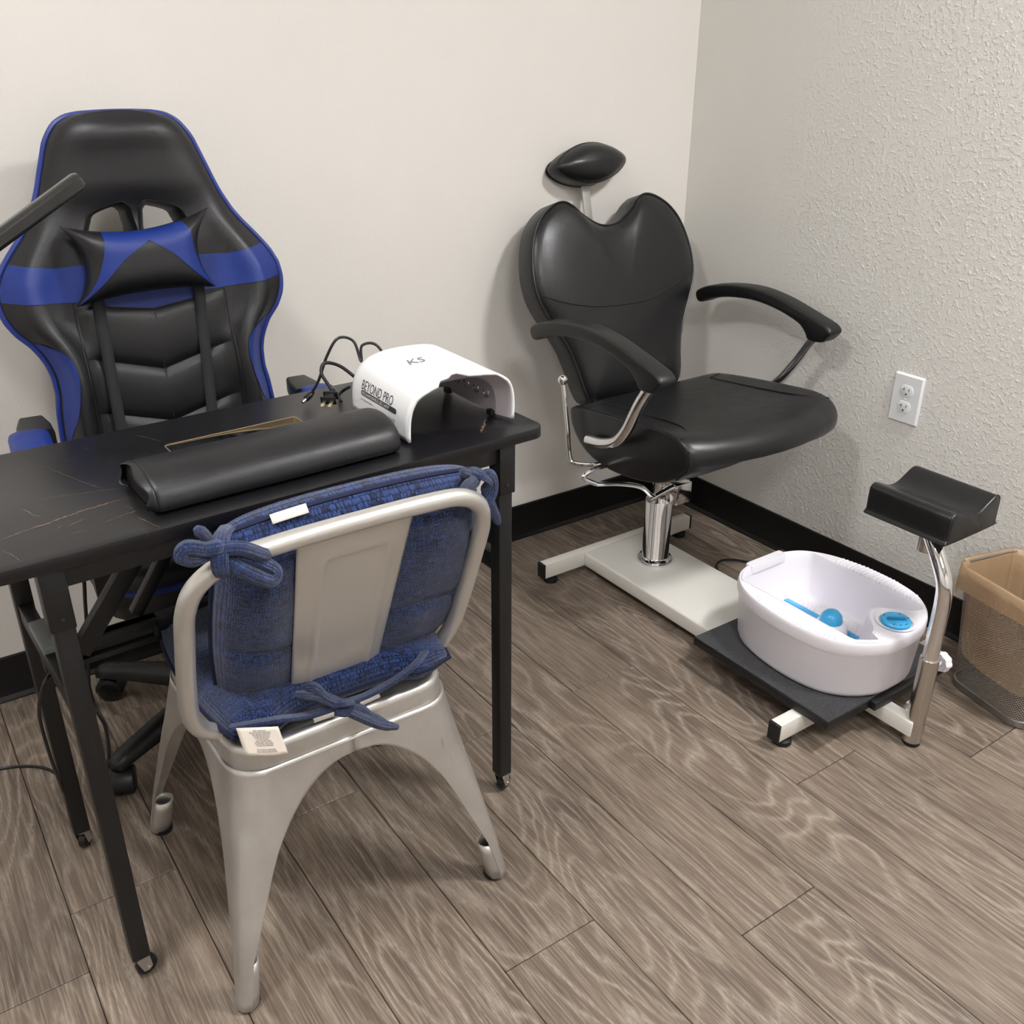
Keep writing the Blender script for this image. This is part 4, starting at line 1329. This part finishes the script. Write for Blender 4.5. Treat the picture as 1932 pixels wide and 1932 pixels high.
ribbon(m, [K3 + V((0, -0.003, -0.002)), (-1.530, -0.990, 0.432), (-1.515, -0.990, 0.412), (-1.492, -0.990, 0.392)], 0.0055, 0.004)
ribbon(m, [K3 + V((-0.012, -0.004, 0.006)), K3 + V((0.0, -0.011, 0.008)), K3 + V((0.013, -0.008, 0)), K3 + V((0.004, -0.010, -0.010)), K3 + V((-0.010, -0.004, -0.006))], 0.007, 0.0055, 8, False)
m.build('tie', MAT['navy_tie'], t)
# care label curling out at the back corner
LBL = [V((-1.699, -0.978, 0.466)), V((-1.648, -0.992, 0.455)), V((-1.641, -0.998, 0.411)), V((-1.696, -0.992, 0.430))]
def lab(a, c, off=0.0):
    p = (LBL[0] * (1 - a) + LBL[1] * a) * (1 - c) + (LBL[3] * (1 - a) + LBL[2] * a) * c
    return p + V((0, -0.004 * math.sin(a * math.pi) * c - off, 0))
m = MB(); m.grid(lambda a, c: lab(a, c), 10, 8)
lbo = solid(m.build('care_label', MAT['label_paper'], t, angle=80), 0.0005, 0)
LN_ = ['SPOT CLEAN ONLY', 'PILLOW MUST BE THOROUGHLY', 'DRY BEFORE PLACING ON', 'FURNITURE OR FLOOR', 'DO NOT BLEACH', 'SHELL: 100% POLYESTER', 'FILLING SHELL: 100% OLEFIN', 'FILLING: POLYURETHANE', '', 'SOLO TRATE LAS MANCHAS', 'LA ALMOHADA DEBE SECARSE']
for i, s_ in enumerate(LN_):
    if not s_: continue
    def lm(x, y, w, i=i):
        return lab(0.52 + (x - w / 2) / 0.054, 0.11 + i * 0.074 - (y - 0.0012) / 0.042, 0.0009)
    text_on(s_, 0.0036, MAT['print_dark'], 'care_text', lbo, lm, xs=0.52)

# ================================================================== salon (pedicure) chair
CX = -0.385
t = thing('salon_chair', (CX, -0.45, 0), 'black leather pedicure chair on a chrome column and white steel base in the corner', 'chair')
# ---- white steel base
m = MB(); m.box((-0.405, -0.254, 0.040), (0.515, 0.027, 0.041), 0.002)
bar = m.build('rear_crossbar', MAT['white_paint'], t)
m = MB(); m.box((-0.4235, -0.645, 0.041), (0.227, 0.755, 0.040), 0.006, seg=3)
m.build('base_plate', MAT['white_paint'], t, angle=40)
m = MB(); m.box((-0.412, -1.045, 0.040), (0.515, 0.027, 0.041), 0.002)
fbar = m.build('front_crossbar', MAT['white_paint'], t)
for br, xc, yc in ((bar, -0.405, -0.254), (fbar, -0.412, -1.045)):
    for s in (1, -1):
        MB().box((xc + s * 0.2605, yc, 0.040), (0.007, 0.0275, 0.0415), 0.0015).build('end_cap', MAT['dark_rubber'], br)
        m = MB(); m.lathe([(0.0, 0.0), (0.017, 0.0), (0.0185, 0.002), (0.0185, 0.011), (0.016, 0.013), (0.006, 0.014), (0.006, 0.022)], 20, c=(xc + s * 0.230, yc, 0))
        m.build('foot', MAT['dark_rubber'], br)
# ---- chrome column
cx, cy = -0.408, -0.403
m = MB()
m.lathe([(0.047, 0.0605), (0.0475, 0.064), (0.044, 0.071), (0.036, 0.074), (0.0345, 0.076), (0.0345, 0.235), (0.0335, 0.237)], 40, c=(cx, cy, 0))
colm = m.build('column', MAT['chrome'], t, angle=40)
m = MB(); m.lathe([(0.020, 0.235), (0.020, 0.40)], 24, c=(cx, cy, 0)); m.build('piston', MAT['chrome'], colm)
m = MB(); m.box((cx + 0.030, cy - 0.030, 0.262), (0.052, 0.05, 0.055), 0.003); m.cyl((cx + 0.05, cy - 0.03, 0.272), (cx + 0.072, cy - 0.03, 0.276), 0.006, 14)
m.build('lever_housing', MAT['chrome'], colm)
m = MB(); m.box((CX, -0.43, 0.388), (0.20, 0.22, 0.018), 0.003); m.box((CX, -0.30, 0.425), (0.06, 0.14, 0.010), 0.002, Matrix.Translation((CX, -0.30, 0.425)) @ Matrix.Rotation(R(25), 4, 'X') @ Matrix.Translation((-CX, 0.30, -0.425)))
m.build('swivel_plate', MAT['black_metal'], t)
# recline lever with ball, pump lever
m = MB(); m.tube(cr([(-0.650, -0.303, 0.560), (-0.650, -0.311, 0.525), (-0.650, -0.326, 0.452), (-0.650, -0.338, 0.388), (-0.646, -0.352, 0.373), (-0.620, -0.40, 0.380), (-0.56, -0.42, 0.39)], 7), 0.0052, 10)
lev = m.build('recline_lever', MAT['chrome'], t)
m = MB(); m.lathe([(0.0, -0.0125), (0.007, -0.0105), (0.0118, -0.004), (0.0118, 0.004), (0.007, 0.0105), (0, 0.0125)], 20, c=(-0.650, -0.302, 0.567)); m.build('ball_knob', MAT['chrome'], lev, angle=80)
m = MB(); m.tube(cr([(-0.61, -0.445, 0.392), (-0.650, -0.45, 0.397), (-0.694, -0.452, 0.391), (-0.698, -0.455, 0.382), (-0.669, -0.455, 0.364), (-0.655, -0.455, 0.358), (-0.593, -0.452, 0.342), (-0.519, -0.45, 0.314), (-0.480, -0.45, 0.281), (-0.43, -0.44, 0.265)], 7), 0.0058, 10)
m.build('pump_lever', MAT['chrome'], t)
m = MB(); m.cyl((-0.490, -0.45, 0.272), (-0.395, -0.44, 0.282), 0.008, 12); m.build('lever_pivot', MAT['chrome'], colm)
# ---- seat
pf = [(-0.300, 0.494), (-0.345, 0.506), (-0.42, 0.517), (-0.50, 0.526), (-0.58, 0.534), (-0.635, 0.537), (-0.675, 0.530), (-0.698, 0.510), (-0.704, 0.485), (-0.695, 0.462), (-0.665, 0.436), (-0.617, 0.410), (-0.558, 0.394), (-0.495, 0.386), (-0.438, 0.385), (-0.378, 0.396), (-0.337, 0.416), (-0.306, 0.450), (-0.298, 0.474)]
pc = np.array(cr(pf, 3, True)); cen = np.array([-0.50, 0.465])
rg = []
XS = 0.243
for xr in (-1.0, -0.992, -0.97, -0.92, -0.75, -0.5, -0.25, 0, 0.25, 0.5, 0.75, 0.92, 0.97, 0.992, 1.0):
    a = abs(xr)
    k = 0.90 if a == 1.0 else (0.955 if a > 0.99 else (0.985 if a > 0.96 else 1.0))
    r_ = []
    for y, z in pc:
        y2 = cen[0] + (y - cen[0]) * k; z2 = cen[1] + (z - cen[1]) * k
        fr = max(0.0, (-0.45 - y) / 0.25)
        y2 -= 0.048 * fr * (1 - xr * xr)
        if z > 0.47:
            z2 -= 0.008 * (1 - xr ** 4) * max(0, 1 - abs((y + 0.50) / 0.2) ** 2)
        else:
            z2 += 0.030 * (1 - a ** 2) * max(0, 1 - a)      # belly rises to the middle
        if y > -0.35: y2 += 0.0
        r_.append((CX + xr * XS, y2, z2))
    rg.append(r_)
m = MB(); m.loft(rg)
sseat = m.build('seat', MAT['black_leather'], t, angle=60)
def seat_top(x, y):
    xr = (x - CX) / XS
    z = interp(-y, [-p[0] for p in pf[:9]], [p[1] for p in pf[:9]])
    return z - 0.008 * (1 - xr ** 4) * max(0, 1 - abs((y + 0.50) / 0.2) ** 2)
m = MB()
for s in (1, -1):
    ln = [(0.225, -0.335), (0.185, -0.345), (0.176, -0.365), (0.176, -0.50), (0.182, -0.60), (0.205, -0.655), (0.236, -0.672)]
    pts = [V((CX + s * a, y, seat_top(CX + s * a, y) + 0.0008)) for a, y in cr(ln, 5)]
    m.tube(pts, 0.0016, 6)
m.tube([(CX - XS * 0.985, y, seat_top(CX - XS, y) - 0.002) for y in np.linspace(-0.315, -0.69, 16)], 0.0018, 6)
m.tube([(CX - XS * 0.985 + 0.002, -0.698, 0.512), (CX - XS * 0.985 + 0.002, -0.706, 0.487), (CX - XS * 0.985 + 0.002, -0.697, 0.463), (CX - XS * 0.985 + 0.002, -0.668, 0.437)], 0.002, 6)
m.build('seat_stitching', MAT['seam_thread'], sseat, kind='stuff')
# ---- backrest
SB = R(19)
SU = V((0, math.sin(SB), math.cos(SB))); SN = V((1, 0, 0)).cross(SU)
S0 = V((-0.378, -0.185, 0.690))
def sp_(u, w, d): return S0 + V((u, 0, 0)) + SU * w + SN * d
half = [(0.0, 0.192), (0.035, 0.198), (0.075, 0.222), (0.105, 0.248), (0.132, 0.259), (0.165, 0.252), (0.205, 0.226), (0.235, 0.186), (0.253, 0.130), (0.258, 0.075), (0.250, 0.030), (0.228, -0.015), (0.205, -0.055), (0.184, -0.10), (0.170, -0.15), (0.160, -0.20), (0.140, -0.232), (0.07, -0.240)]
outl = cr(half + [(0.0, -0.241)] + [(-a, b_) for a, b_ in half[1:][::-1]], 4, True)
OC = np.array([0.0, 0.02])
def ringo(k, d, bend=True):
    r_ = []
    for p in outl:
        q = OC + (p - OC) * k
        # lower back curls forward a little, side wings too
        dd = d + 0.10 * (q[0]) ** 2 * (1 if q[1] > -0.1 else 0.6)
        r_.append(sp_(q[0], q[1], dd))
    return r_
m = MB()
m.loft([ringo(0.02, 0.030), ringo(0.3, 0.029), ringo(0.6, 0.026), ringo(0.8, 0.020), ringo(0.92, 0.011), ringo(0.975, 0.002), ringo(0.995, -0.006), ringo(1.0, -0.016), ringo(1.0, -0.058), ringo(0.985, -0.066), ringo(0.95, -0.070), ringo(0.4, -0.074), ringo(0.02, -0.075)])
sback = m.build('backrest', MAT['black_leather'], t, angle=60)
m = MB(); m.tube(ringo(0.992, -0.001), 0.0026, 6, True); m.build('front_piping', MAT['black_leather'], sback)
def sdep(u, w):
    # pad depth at (u,w) by radial position
    v = np.array([u, w]) - OC; a = math.atan2(v[1], v[0])
    best = min(outl, key=lambda p: abs(math.atan2(*(p - OC)[::-1]) - a))
    k = np.linalg.norm(v) / max(1e-6, np.linalg.norm(best - OC))
    return interp(k, [0, 0.3, 0.6, 0.8, 0.92, 0.975], [0.030, 0.029, 0.026, 0.020, 0.011, 0.002]) + 0.10 * u * u * (1 if w > -0.1 else 0.6)
m = MB()
sl = [(-0.245, 0.045), (-0.19, 0.020), (-0.105, 0.0), (-0.015, -0.007), (0.07, -0.004), (0.165, 0.022), (0.247, 0.050)]
m.tube([sp_(u, w, sdep(u, w) + 0.0006) for u, w in cr(sl, 6)], 0.0020, 6)
m.build('back_seam', MAT['seam_thread'], sback)
# back hinge
m = MB(); m.bar(sp_(0, -0.20, -0.075), (CX, -0.33, 0.41), 0.05, 0.012, (1, 0, 0)); m.build('back_bracket', MAT['black_metal'], t)
# ---- head rest on a flat steel stalk
m = MB(); m.bar(sp_(-0.004, 0.16, -0.078), sp_(-0.006, 0.335, -0.058), 0.006, 0.024, (1, 0, 0), 0.001)
m.build('headrest_stalk', MAT['grey_steel'], t)
lens = [(-0.112, 0.0), (-0.085, 0.026), (-0.040, 0.044), (0.0, 0.049), (0.040, 0.044), (0.085, 0.026), (0.112, 0.0), (0.085, -0.026), (0.040, -0.042), (0.0, -0.047), (-0.040, -0.042), (-0.085, -0.026)]
lo = cr(lens, 4, True)
HT = R(6)
def hring(k, d):
    return [sp_(0.0 + p[0] * k * math.cos(0.04) - p[1] * k * math.sin(0.04), 0.347 + p[0] * k * 0.04 + p[1] * k, -0.030 + d) for p in lo]
m = MB(); m.loft([hring(0.02, 0.040), hring(0.4, 0.037), hring(0.7, 0.029), hring(0.9, 0.016), hring(0.985, 0.003), hring(1.0, -0.003), hring(1.02, -0.022), hring(1.0, -0.040), hring(0.9, -0.050), hring(0.3, -0.056), hring(0.02, -0.056)])
hd = m.build('headrest', MAT['black_leather'], t, angle=70)
m = MB(); m.tube(hring(0.995, 0.0015), 0.0018, 6, True); m.tube(hring(1.0, -0.041), 0.0018, 6, True); m.build('headrest_piping', MAT['black_leather'], hd, kind='stuff')
# ---- arms
at = [(-0.236, 0.684), (-0.262, 0.700), (-0.300, 0.712), (-0.365, 0.724), (-0.439, 0.729), (-0.515, 0.721), (-0.580, 0.706), (-0.640, 0.690), (-0.668, 0.681), (-0.680, 0.668)]
ab = [(-0.672, 0.655), (-0.655, 0.640), (-0.618, 0.638), (-0.606, 0.652), (-0.588, 0.668), (-0.555, 0.680), (-0.50, 0.692), (-0.43, 0.697), (-0.35, 0.689), (-0.290, 0.673), (-0.256, 0.658), (-0.240, 0.664)]
for s in (1, -1):
    ax = CX + s * 0.292
    dy = 0.0 if s < 0 else 0.056
    m = MB()
    poly = [tuple(q) for q in cr([(y + (dy if s > 0 else 0), z) for y, z in at + ab], 3, True)]
    m.prism(poly, ax - 0.024, ax + 0.024, 'x', 0.0075, 3)
    arm = m.build('armrest', MAT['black_plastic'], t, angle=40)
    m = MB()
    ox = ax - s * 0.004
    m.tube(cr([(ox, -0.630 + dy, 0.650), (ox, -0.612 + dy, 0.625), (ox, -0.592 + dy, 0.592), (ox - s * 0.003, -0.574 + dy, 0.562), (ox - s * 0.010, -0.546 + dy, 0.520), (ox - s * 0.018, -0.508 + dy, 0.482), (ox - s * 0.024, -0.455 + dy, 0.458), (ox - s * 0.028, -0.398 + dy, 0.447)], 6), 0.0130, 14)
    m.build('arm_post', MAT['chrome'], arm)
# ---- foot platform, sliding bar and calf rest
m = MB()
m.prism([(-0.610, -0.752), (-0.212, -0.752), (-0.212, -1.120), (-0.500, -1.120), (-0.500, -1.120), (-0.610, -1.120)], 0.0625, 0.0800, 'z', 0.001)
plat = m.build('foot_platform', MAT['black_plastic'], t, angle=30)
m = MB(); m.grid(lambda a, c: V((-0.606 + 0.390 * a, -1.116 + 0.366 * c, 0.0812)), 2, 2); uvscale(m, 0.9, 0.9)
solid(m.build('platform_mat', MAT['mat_weave'], plat, smooth=False), 0.0012)
m = MB(); m.box((-0.36, -1.127, 0.0715), (0.24, 0.014, 0.019), 0.002); m.build('mat_flap', MAT['black_plastic'], plat)
m = MB(); m.box((-0.4355, -1.125, 0.044), (0.030, 0.150, 0.034), 0.002); sb = m.build('slide_bar', MAT['white_paint'], t)
PX, PY = -0.428, -1.194
m = MB(); m.lathe([(0.0185, 0.010), (0.0185, 0.205), (0.0175, 0.206)], 24, c=(PX, PY, 0)); sleeve = m.build('pole_sleeve', MAT['brushed_chrome'], t)
MB().lathe([(0.0, 0.0), (0.016, 0.0), (0.0175, 0.003), (0.0175, 0.012)], 20, c=(PX, PY, 0)).build('pole_foot', MAT['dark_rubber'], sleeve)
m = MB(); m.tube(cr([(PX, PY, 0.18), (PX, PY, 0.27), (PX - 0.001, PY, 0.335), (PX - 0.001, PY + 0.006, 0.372), (PX + 0.006, PY + 0.028, 0.405), (PX + 0.018, PY + 0.055, 0.432), (PX + 0.030, PY + 0.080, 0.452)], 7), 0.0152, 18)
m.build('pole', MAT['chrome'], t)
# knobs
def knob(name, p, d, r_, parent):
    d = V(d).normalized()
    q = d.to_track_quat('Z', 'Y').to_matrix().to_4x4(); q.translation = V(p)
    m = MB(q)
    n = 48
    def rr(a): return r_ * (1 + 0.055 * math.cos(8 * a))
    for z0, z1, k0, k1 in ((0.0, 0.004, 0.90, 1.0), (0.004, 0.013, 1.0, 1.0), (0.013, 0.016, 1.0, 0.92)):
        m.loft([[(rr(2 * math.pi * i / n) * k, math.sin(2 * math.pi * i / n) * 0, 0) for i in range(n)] for k in ()] or [[(rr(a) * k * math.cos(a), rr(a) * k * math.sin(a), z) for a in np.linspace(0, 2 * math.pi, n, endpoint=False)] for z, k in ((z0, k0), (z1, k1))], caps=(z0 == 0.004, z1 == 0.016))
    m.cyl((0, 0, -0.012), (0, 0, 0.002), r_ * 0.34, 16)
    return m.build(name, MAT['white_plastic'], parent, angle=40)
knob('height_knob', (PX + 0.032, PY - 0.002, 0.183), (1, -0.15, 0), 0.020, sleeve)
knob('slide_knob', (-0.405, -1.165, 0.052), (1, -0.1, 0.1), 0.017, sb)
# calf rest: padded block with a hollow for the leg
z0 = 0.448
sec = [(-0.074, 0.0), (-0.078, 0.008), (-0.078, 0.046), (-0.074, 0.056), (-0.064, 0.060), (-0.046, 0.054), (-0.022, 0.044), (0.0, 0.040), (0.022, 0.044), (0.046, 0.056), (0.064, 0.064), (0.074, 0.060), (0.078, 0.050), (0.078, 0.008), (0.074, 0.0)]
sec = [tuple(q) for q in cr(sec, 3, True)]
px0, py0 = -0.362, -1.094
rg = []
for yv, k in ((-0.0890, 0.90), (-0.0885, 0.955), (-0.0865, 0.985), (-0.082, 1.0), (-0.04, 1.0), (0.04, 1.0), (0.082, 1.0), (0.0865, 0.985), (0.0885, 0.955), (0.089, 0.90)):
    rg.append([(px0 + a * k, py0 + yv, z0 + 0.03 + (h - 0.03) * k) for a, h in sec])
m = MB(); m.loft(rg); calf = m.build('calf_rest', MAT['black_leather'], t, angle=50)
m = MB(); m.tube([(px0 + a * 0.99, py0 - 0.0868, z0 + 0.03 + (h - 0.03) * 0.99) for a, h in sec], 0.0018, 6, True); m.build('pad_piping', MAT['black_leather'], calf)
m = MB(); m.cyl((px0 - 0.038, py0 - 0.03, 0.402), (px0 - 0.038, py0 - 0.03, z0 + 0.002), 0.0165, 20); m.build('pad_socket', MAT['brushed_chrome'], calf)

# ================================================================== foot spa
SX, SY = -0.412, -0.945
ZB, ZR = 0.0835, 0.222
t = thing('foot_spa', (SX, SY, ZB), 'white plastic foot spa basin with blue massage dome on the black foot platform', 'foot spa')
oh = [(0.0, 0.192), (0.05, 0.191), (0.094, 0.176), (0.125, 0.146), (0.148, 0.100), (0.162, 0.030), (0.162, -0.045), (0.146, -0.110), (0.108, -0.158), (0.055, -0.186), (0.0, -0.191)]
so = cr(oh[:-1] + [(0, -0.191)] + [(-a, b_) for a, b_ in oh[1:-1][::-1]], 5, True)
def spa(k, z, dx=0.0): return [(SX + p[0] * k, SY + p[1] * k, z) for p in so]
m = MB()
m.loft([spa(0.90, ZB), spa(0.925, ZB + 0.004), spa(0.94, ZB + 0.012), spa(0.975, ZR - 0.036), spa(0.985, ZR - 0.033), spa(0.99, ZR - 0.030), spa(1.0, ZR - 0.024), spa(1.0, ZR - 0.008), spa(0.993, ZR - 0.002), spa(0.985, ZR)], caps=(True, False))
bas = m.build('basin', MAT['white_plastic'], t, angle=40)
# inner opening: straight sides with a bulge round the dial at the front
KN = np.array([0.014, -0.147]); KR = 0.047
def inner_pt(p):
    q = np.array([max(-0.112, min(0.112, p[0] * 0.93)), p[1] * 0.945 if p[1] > 0 else p[1] * 0.955])
    # push out of the dial well
    v = q - KN; d_ = np.linalg.norm(v)
    if q[1] < -0.05:
        rr_ = KR + 0.010
        if d_ < rr_ + 0.02 and abs(q[0] - KN[0]) < rr_ + 0.03:
            pass
    return q
inn = [inner_pt(p) for p in so]
# replace the front run by the dial curve
front_i = []
res = []
for q in inn:
    dx_ = q[0] - KN[0]
    if q[1] < -0.06 and abs(dx_) < 0.078:
        ytop = KN[1] + KR * (0.5 + 0.5 * math.cos(min(1.0, abs(dx_) / 0.078) * math.pi)) * 1.25
        q = np.array([q[0], max(q[1], ytop)])
    res.append(q)
inn = res
def inr(k, z, e=0.0):
    c0 = np.array([0.0, 0.02])
    return [(SX + (c0 + (q - c0) * k)[0], SY + (c0 + (q - c0) * k)[1], z) for q in inn]
ZF = 0.124
m = MB()
m.loft([spa(0.985, ZR), [( (a[0] * 0.5 + b_[0] * 0.5), (a[1] * 0.5 + b_[1] * 0.5), ZR - 0.001) for a, b_ in zip(spa(0.985, ZR), inr(1.0, ZR))], inr(1.03, ZR + 0.0005), inr(1.02, ZR + 0.003), inr(1.0, ZR + 0.003), inr(0.985, ZR), inr(0.965, ZR - 0.02), inr(0.88, ZF + 0.012), inr(0.85, ZF + 0.002), inr(0.83, ZF)], caps=(False, True))
m.build('inner_tub', MAT['white_plastic'], bas, angle=40)
for s in (1, -1):
    m = MB()
    for k in range(22):
        yy = -0.118 + k * 0.0096
        xo = interp(yy, [b_ for a, b_ in oh[::-1]], [a for a, b_ in oh[::-1]]) - 0.003
        if xo < 0.124: continue
        m.tube([(SX + s * 0.1195, SY + yy, ZR + 0.0002), (SX + s * (xo - 0.002), SY + yy, ZR + 0.0002), (SX + s * (xo + 0.0005), SY + yy, ZR - 0.004)], 0.0032, 6)
    m.build('grip_ribs', MAT['white_plastic'], bas, kind='stuff')
m = MB(); m.loft([[(SX + a, SY + 0.1825 + b_, z) for a, b_ in rrect(0.112 * k, 0.020 * k, 0.004, 3)] for z, k in ((ZR - 0.016, 1), (ZR + 0.0035, 1), (ZR + 0.0048, 0.96))]); m.build('handle_ledge', MAT['white_plastic'], bas, angle=30)
# floor: blue strip, bumps, massage dome
m = MB(); m.box((SX + 0.038, SY + 0.035, ZF + 0.0015), (0.014, 0.215, 0.003), 0.001); m.build('blue_strip', MAT['blue_plastic'], bas)
m = MB()
for i in range(-8, 9):
    for j in range(-12, 13):
        x, y = i * 0.0105, j * 0.0110 + (0.0055 if i % 2 else 0)
        if (x / 0.092) ** 2 + ((y - 0.02) / 0.142) ** 2 > 1 or abs(x - 0.038) < 0.0085: continue
        if y < -0.07 and abs(x - KN[0]) < 0.06: continue
        m.lathe([(0.0024, 0), (0.0017, 0.0014), (0, 0.0019)], 6, c=(SX + x, SY + y, ZF))
m.build('massage_bumps', MAT['white_plastic'], bas, kind='stuff')
DX, DY = SX - 0.004, SY - 0.012
m = MB(); m.lathe([(0.037, 0.0), (0.0368, 0.016), (0.0345, 0.027), (0.029, 0.035), (0.0245, 0.038)], 32, c=(DX, DY, ZF)); dm = m.build('massage_dome', MAT['white_plastic'], bas, angle=60)
m = MB(); m.lathe([(0.0242, 0.036), (0.0240, 0.043), (0.0210, 0.053), (0.014, 0.061), (0.006, 0.064), (0, 0.0645)], 32, c=(DX, DY, ZF)); m.build('blue_dome_cap', MAT['blue_plastic'], dm, angle=70)
# dial in its well
kx, ky = SX + KN[0], SY + KN[1]
m = MB(); m.lathe([(0.040, ZR + 0.0036), (0.036, ZR + 0.0036), (0.033, ZR + 0.0022), (0.033, ZR + 0.0012)], 40, c=(kx, ky, 0), caps=False); m.build('dial_well', MAT['white_plastic'], bas, angle=30)
m = MB(); m.lathe([(0.0295, ZR + 0.0005), (0.0300, ZR + 0.006), (0.0275, ZR + 0.0085), (0.021, ZR + 0.0088), (0.020, ZR + 0.0075), (0, ZR + 0.0075)], 40, c=(kx, ky, 0)); di = m.build('dial', MAT['blue_plastic'], bas, angle=30)
m = MB(); q = Matrix.Translation((kx, ky, ZR + 0.0095)) @ Matrix.Rotation(R(-38), 4, 'Z'); m.box((0, 0, 0), (0.038, 0.0075, 0.006), 0.003, q); m.build('dial_grip', MAT['blue_plastic_dark'], di)
m = MB()
for k, a in enumerate((205, 235, 265, 330, 20, 110)):
    a = R(a); m.box((kx + 0.0245 * math.cos(a), ky + 0.0245 * math.sin(a), ZR + 0.0090), (0.005 if k != 2 else 0.008, 0.0016, 0.0006), 0, None)
m.build('dial_marks', MAT['print_dark'], di, kind='stuff')
# power cord and plug behind the basin
m = MB(); m.tube(cr([(SX + 0.08, SY + 0.185, 0.11), (SX + 0.10, SY + 0.24, 0.07), (SX + 0.15, SY + 0.33, 0.012), (-0.245, -0.50, 0.006), (-0.228, -0.455, 0.006), (-0.185, -0.438, 0.006), (-0.145, -0.470, 0.006), (-0.10, -0.56, 0.006), (-0.060, -0.66, 0.006), (-0.036, -0.62, 0.008), (-0.032, -0.56, 0.012)], 7), 0.0030, 8)
cdo = m.build('cord', MAT['black_plastic'], t)
m = MB(); m.bar((-0.032, -0.560, 0.014), (-0.031, -0.520, 0.016), 0.018, 0.016, (0, 0, 1), 0.004); pg = m.build('plug', MAT['black_plastic'], cdo)
for s in (1, -1): MB().box((-0.031 + s * 0.005, -0.512, 0.017), (0.0015, 0.018, 0.006)).build('prong', MAT['brass_prong'], pg)

# ================================================================== waste basket with liner
E1 = V((0.22, 0.975, 0)).normalized(); E2 = V((0.975, -0.22, 0)).normalized()
BC = V((-0.222, -1.302, 0)) + E1 * 0.100 + E2 * 0.078
t = thing('waste_basket', (BC.x, BC.y, 0), 'grey wire mesh waste basket standing by the right wall', 'waste basket')
HB = 0.285
def binr(z, dx=0.0):
    k = z / HB
    w1, w2 = 0.196 + 0.052 * k + dx, 0.150 + 0.034 * k + dx
    return [BC + E1 * (a - 0.0 * k) + E2 * c + V((0, 0, z)) for a, c in rrect(w1, w2, 0.040, 6)]
m = MB()
rings = []; uvs = []
per = [0.0]
b0 = binr(0.12)
for i in range(len(b0)): per.append(per[-1] + (b0[(i + 1) % len(b0)] - b0[i]).length)
for z in np.linspace(0.014, HB, 14):
    r_ = binr(z); rings.append(r_ + [r_[0]]); uvs.append([(per[i], z) for i in range(len(r_) + 1)])
m.loft(rings, closed=False, uvs=uvs)
m.build('mesh_wall', MAT['steel_mesh'], t, angle=80)
m = MB(); m.loft([binr(0.0005, -0.004), binr(0.002, 0.004), binr(0.017, 0.004), binr(0.018, 0.0)], caps=(True, False)); m.build('base_band', MAT['grey_steel'] if False else simple('bin_steel', (0.30, 0.29, 0.28, 1), 0.35, 0.8), t, angle=30)
m = MB(); m.tube(binr(HB, 0.002), 0.0032, 8, True); m.build('rim', MAT['bin_steel'], t)
t = thing('bin_liner', (BC.x, BC.y, 0.03), 'tan translucent plastic liner folded over the rim of the mesh waste basket', 'bag')
random.seed(3)
per_n = 28
def lring(z, dx, amp, ph, drop=None):
    r0_ = binr(min(z, HB), dx)
    r0_ = cr([tuple(q) for q in r0_], 2, True)
    out = []
    n = len(r0_)
    for i, q in enumerate(r0_):
        a = 2 * math.pi * i / n
        nv = (V(q) - V((BC.x, BC.y, q[2]))).normalized()
        wv = amp * (math.sin(5 * a + ph) * 0.5 + math.sin(11 * a + 2.1 * ph) * 0.35 + math.sin(23 * a + ph * 3) * 0.2)
        zz = z
        if drop is not None: zz = z - drop * (0.55 + 0.45 * math.sin(2 * a + 1.9) + 0.18 * math.sin(7 * a))
        out.append(V((q[0], q[1], 0)) + nv * wv + V((0, 0, zz + wv * 0.6)))
    return out
m = MB()
m.loft([lring(0.055, -0.055, 0.008, 0.3), lring(0.075, -0.020, 0.008, 0.5), lring(0.12, -0.012, 0.006, 0.9), lring(0.18, -0.010, 0.005, 1.3), lring(0.24, -0.008, 0.004, 1.6), lring(0.278, -0.007, 0.003, 1.9), lring(HB + 0.006, 0.002, 0.003, 2.0), lring(HB + 0.005, 0.014, 0.003, 2.1), lring(HB - 0.012, 0.018, 0.003, 2.3, 0.012), lring(HB - 0.035, 0.020, 0.004, 2.6, 0.035)], caps=(True, False))
m.build('film', MAT['tan_film'], t, angle=85)
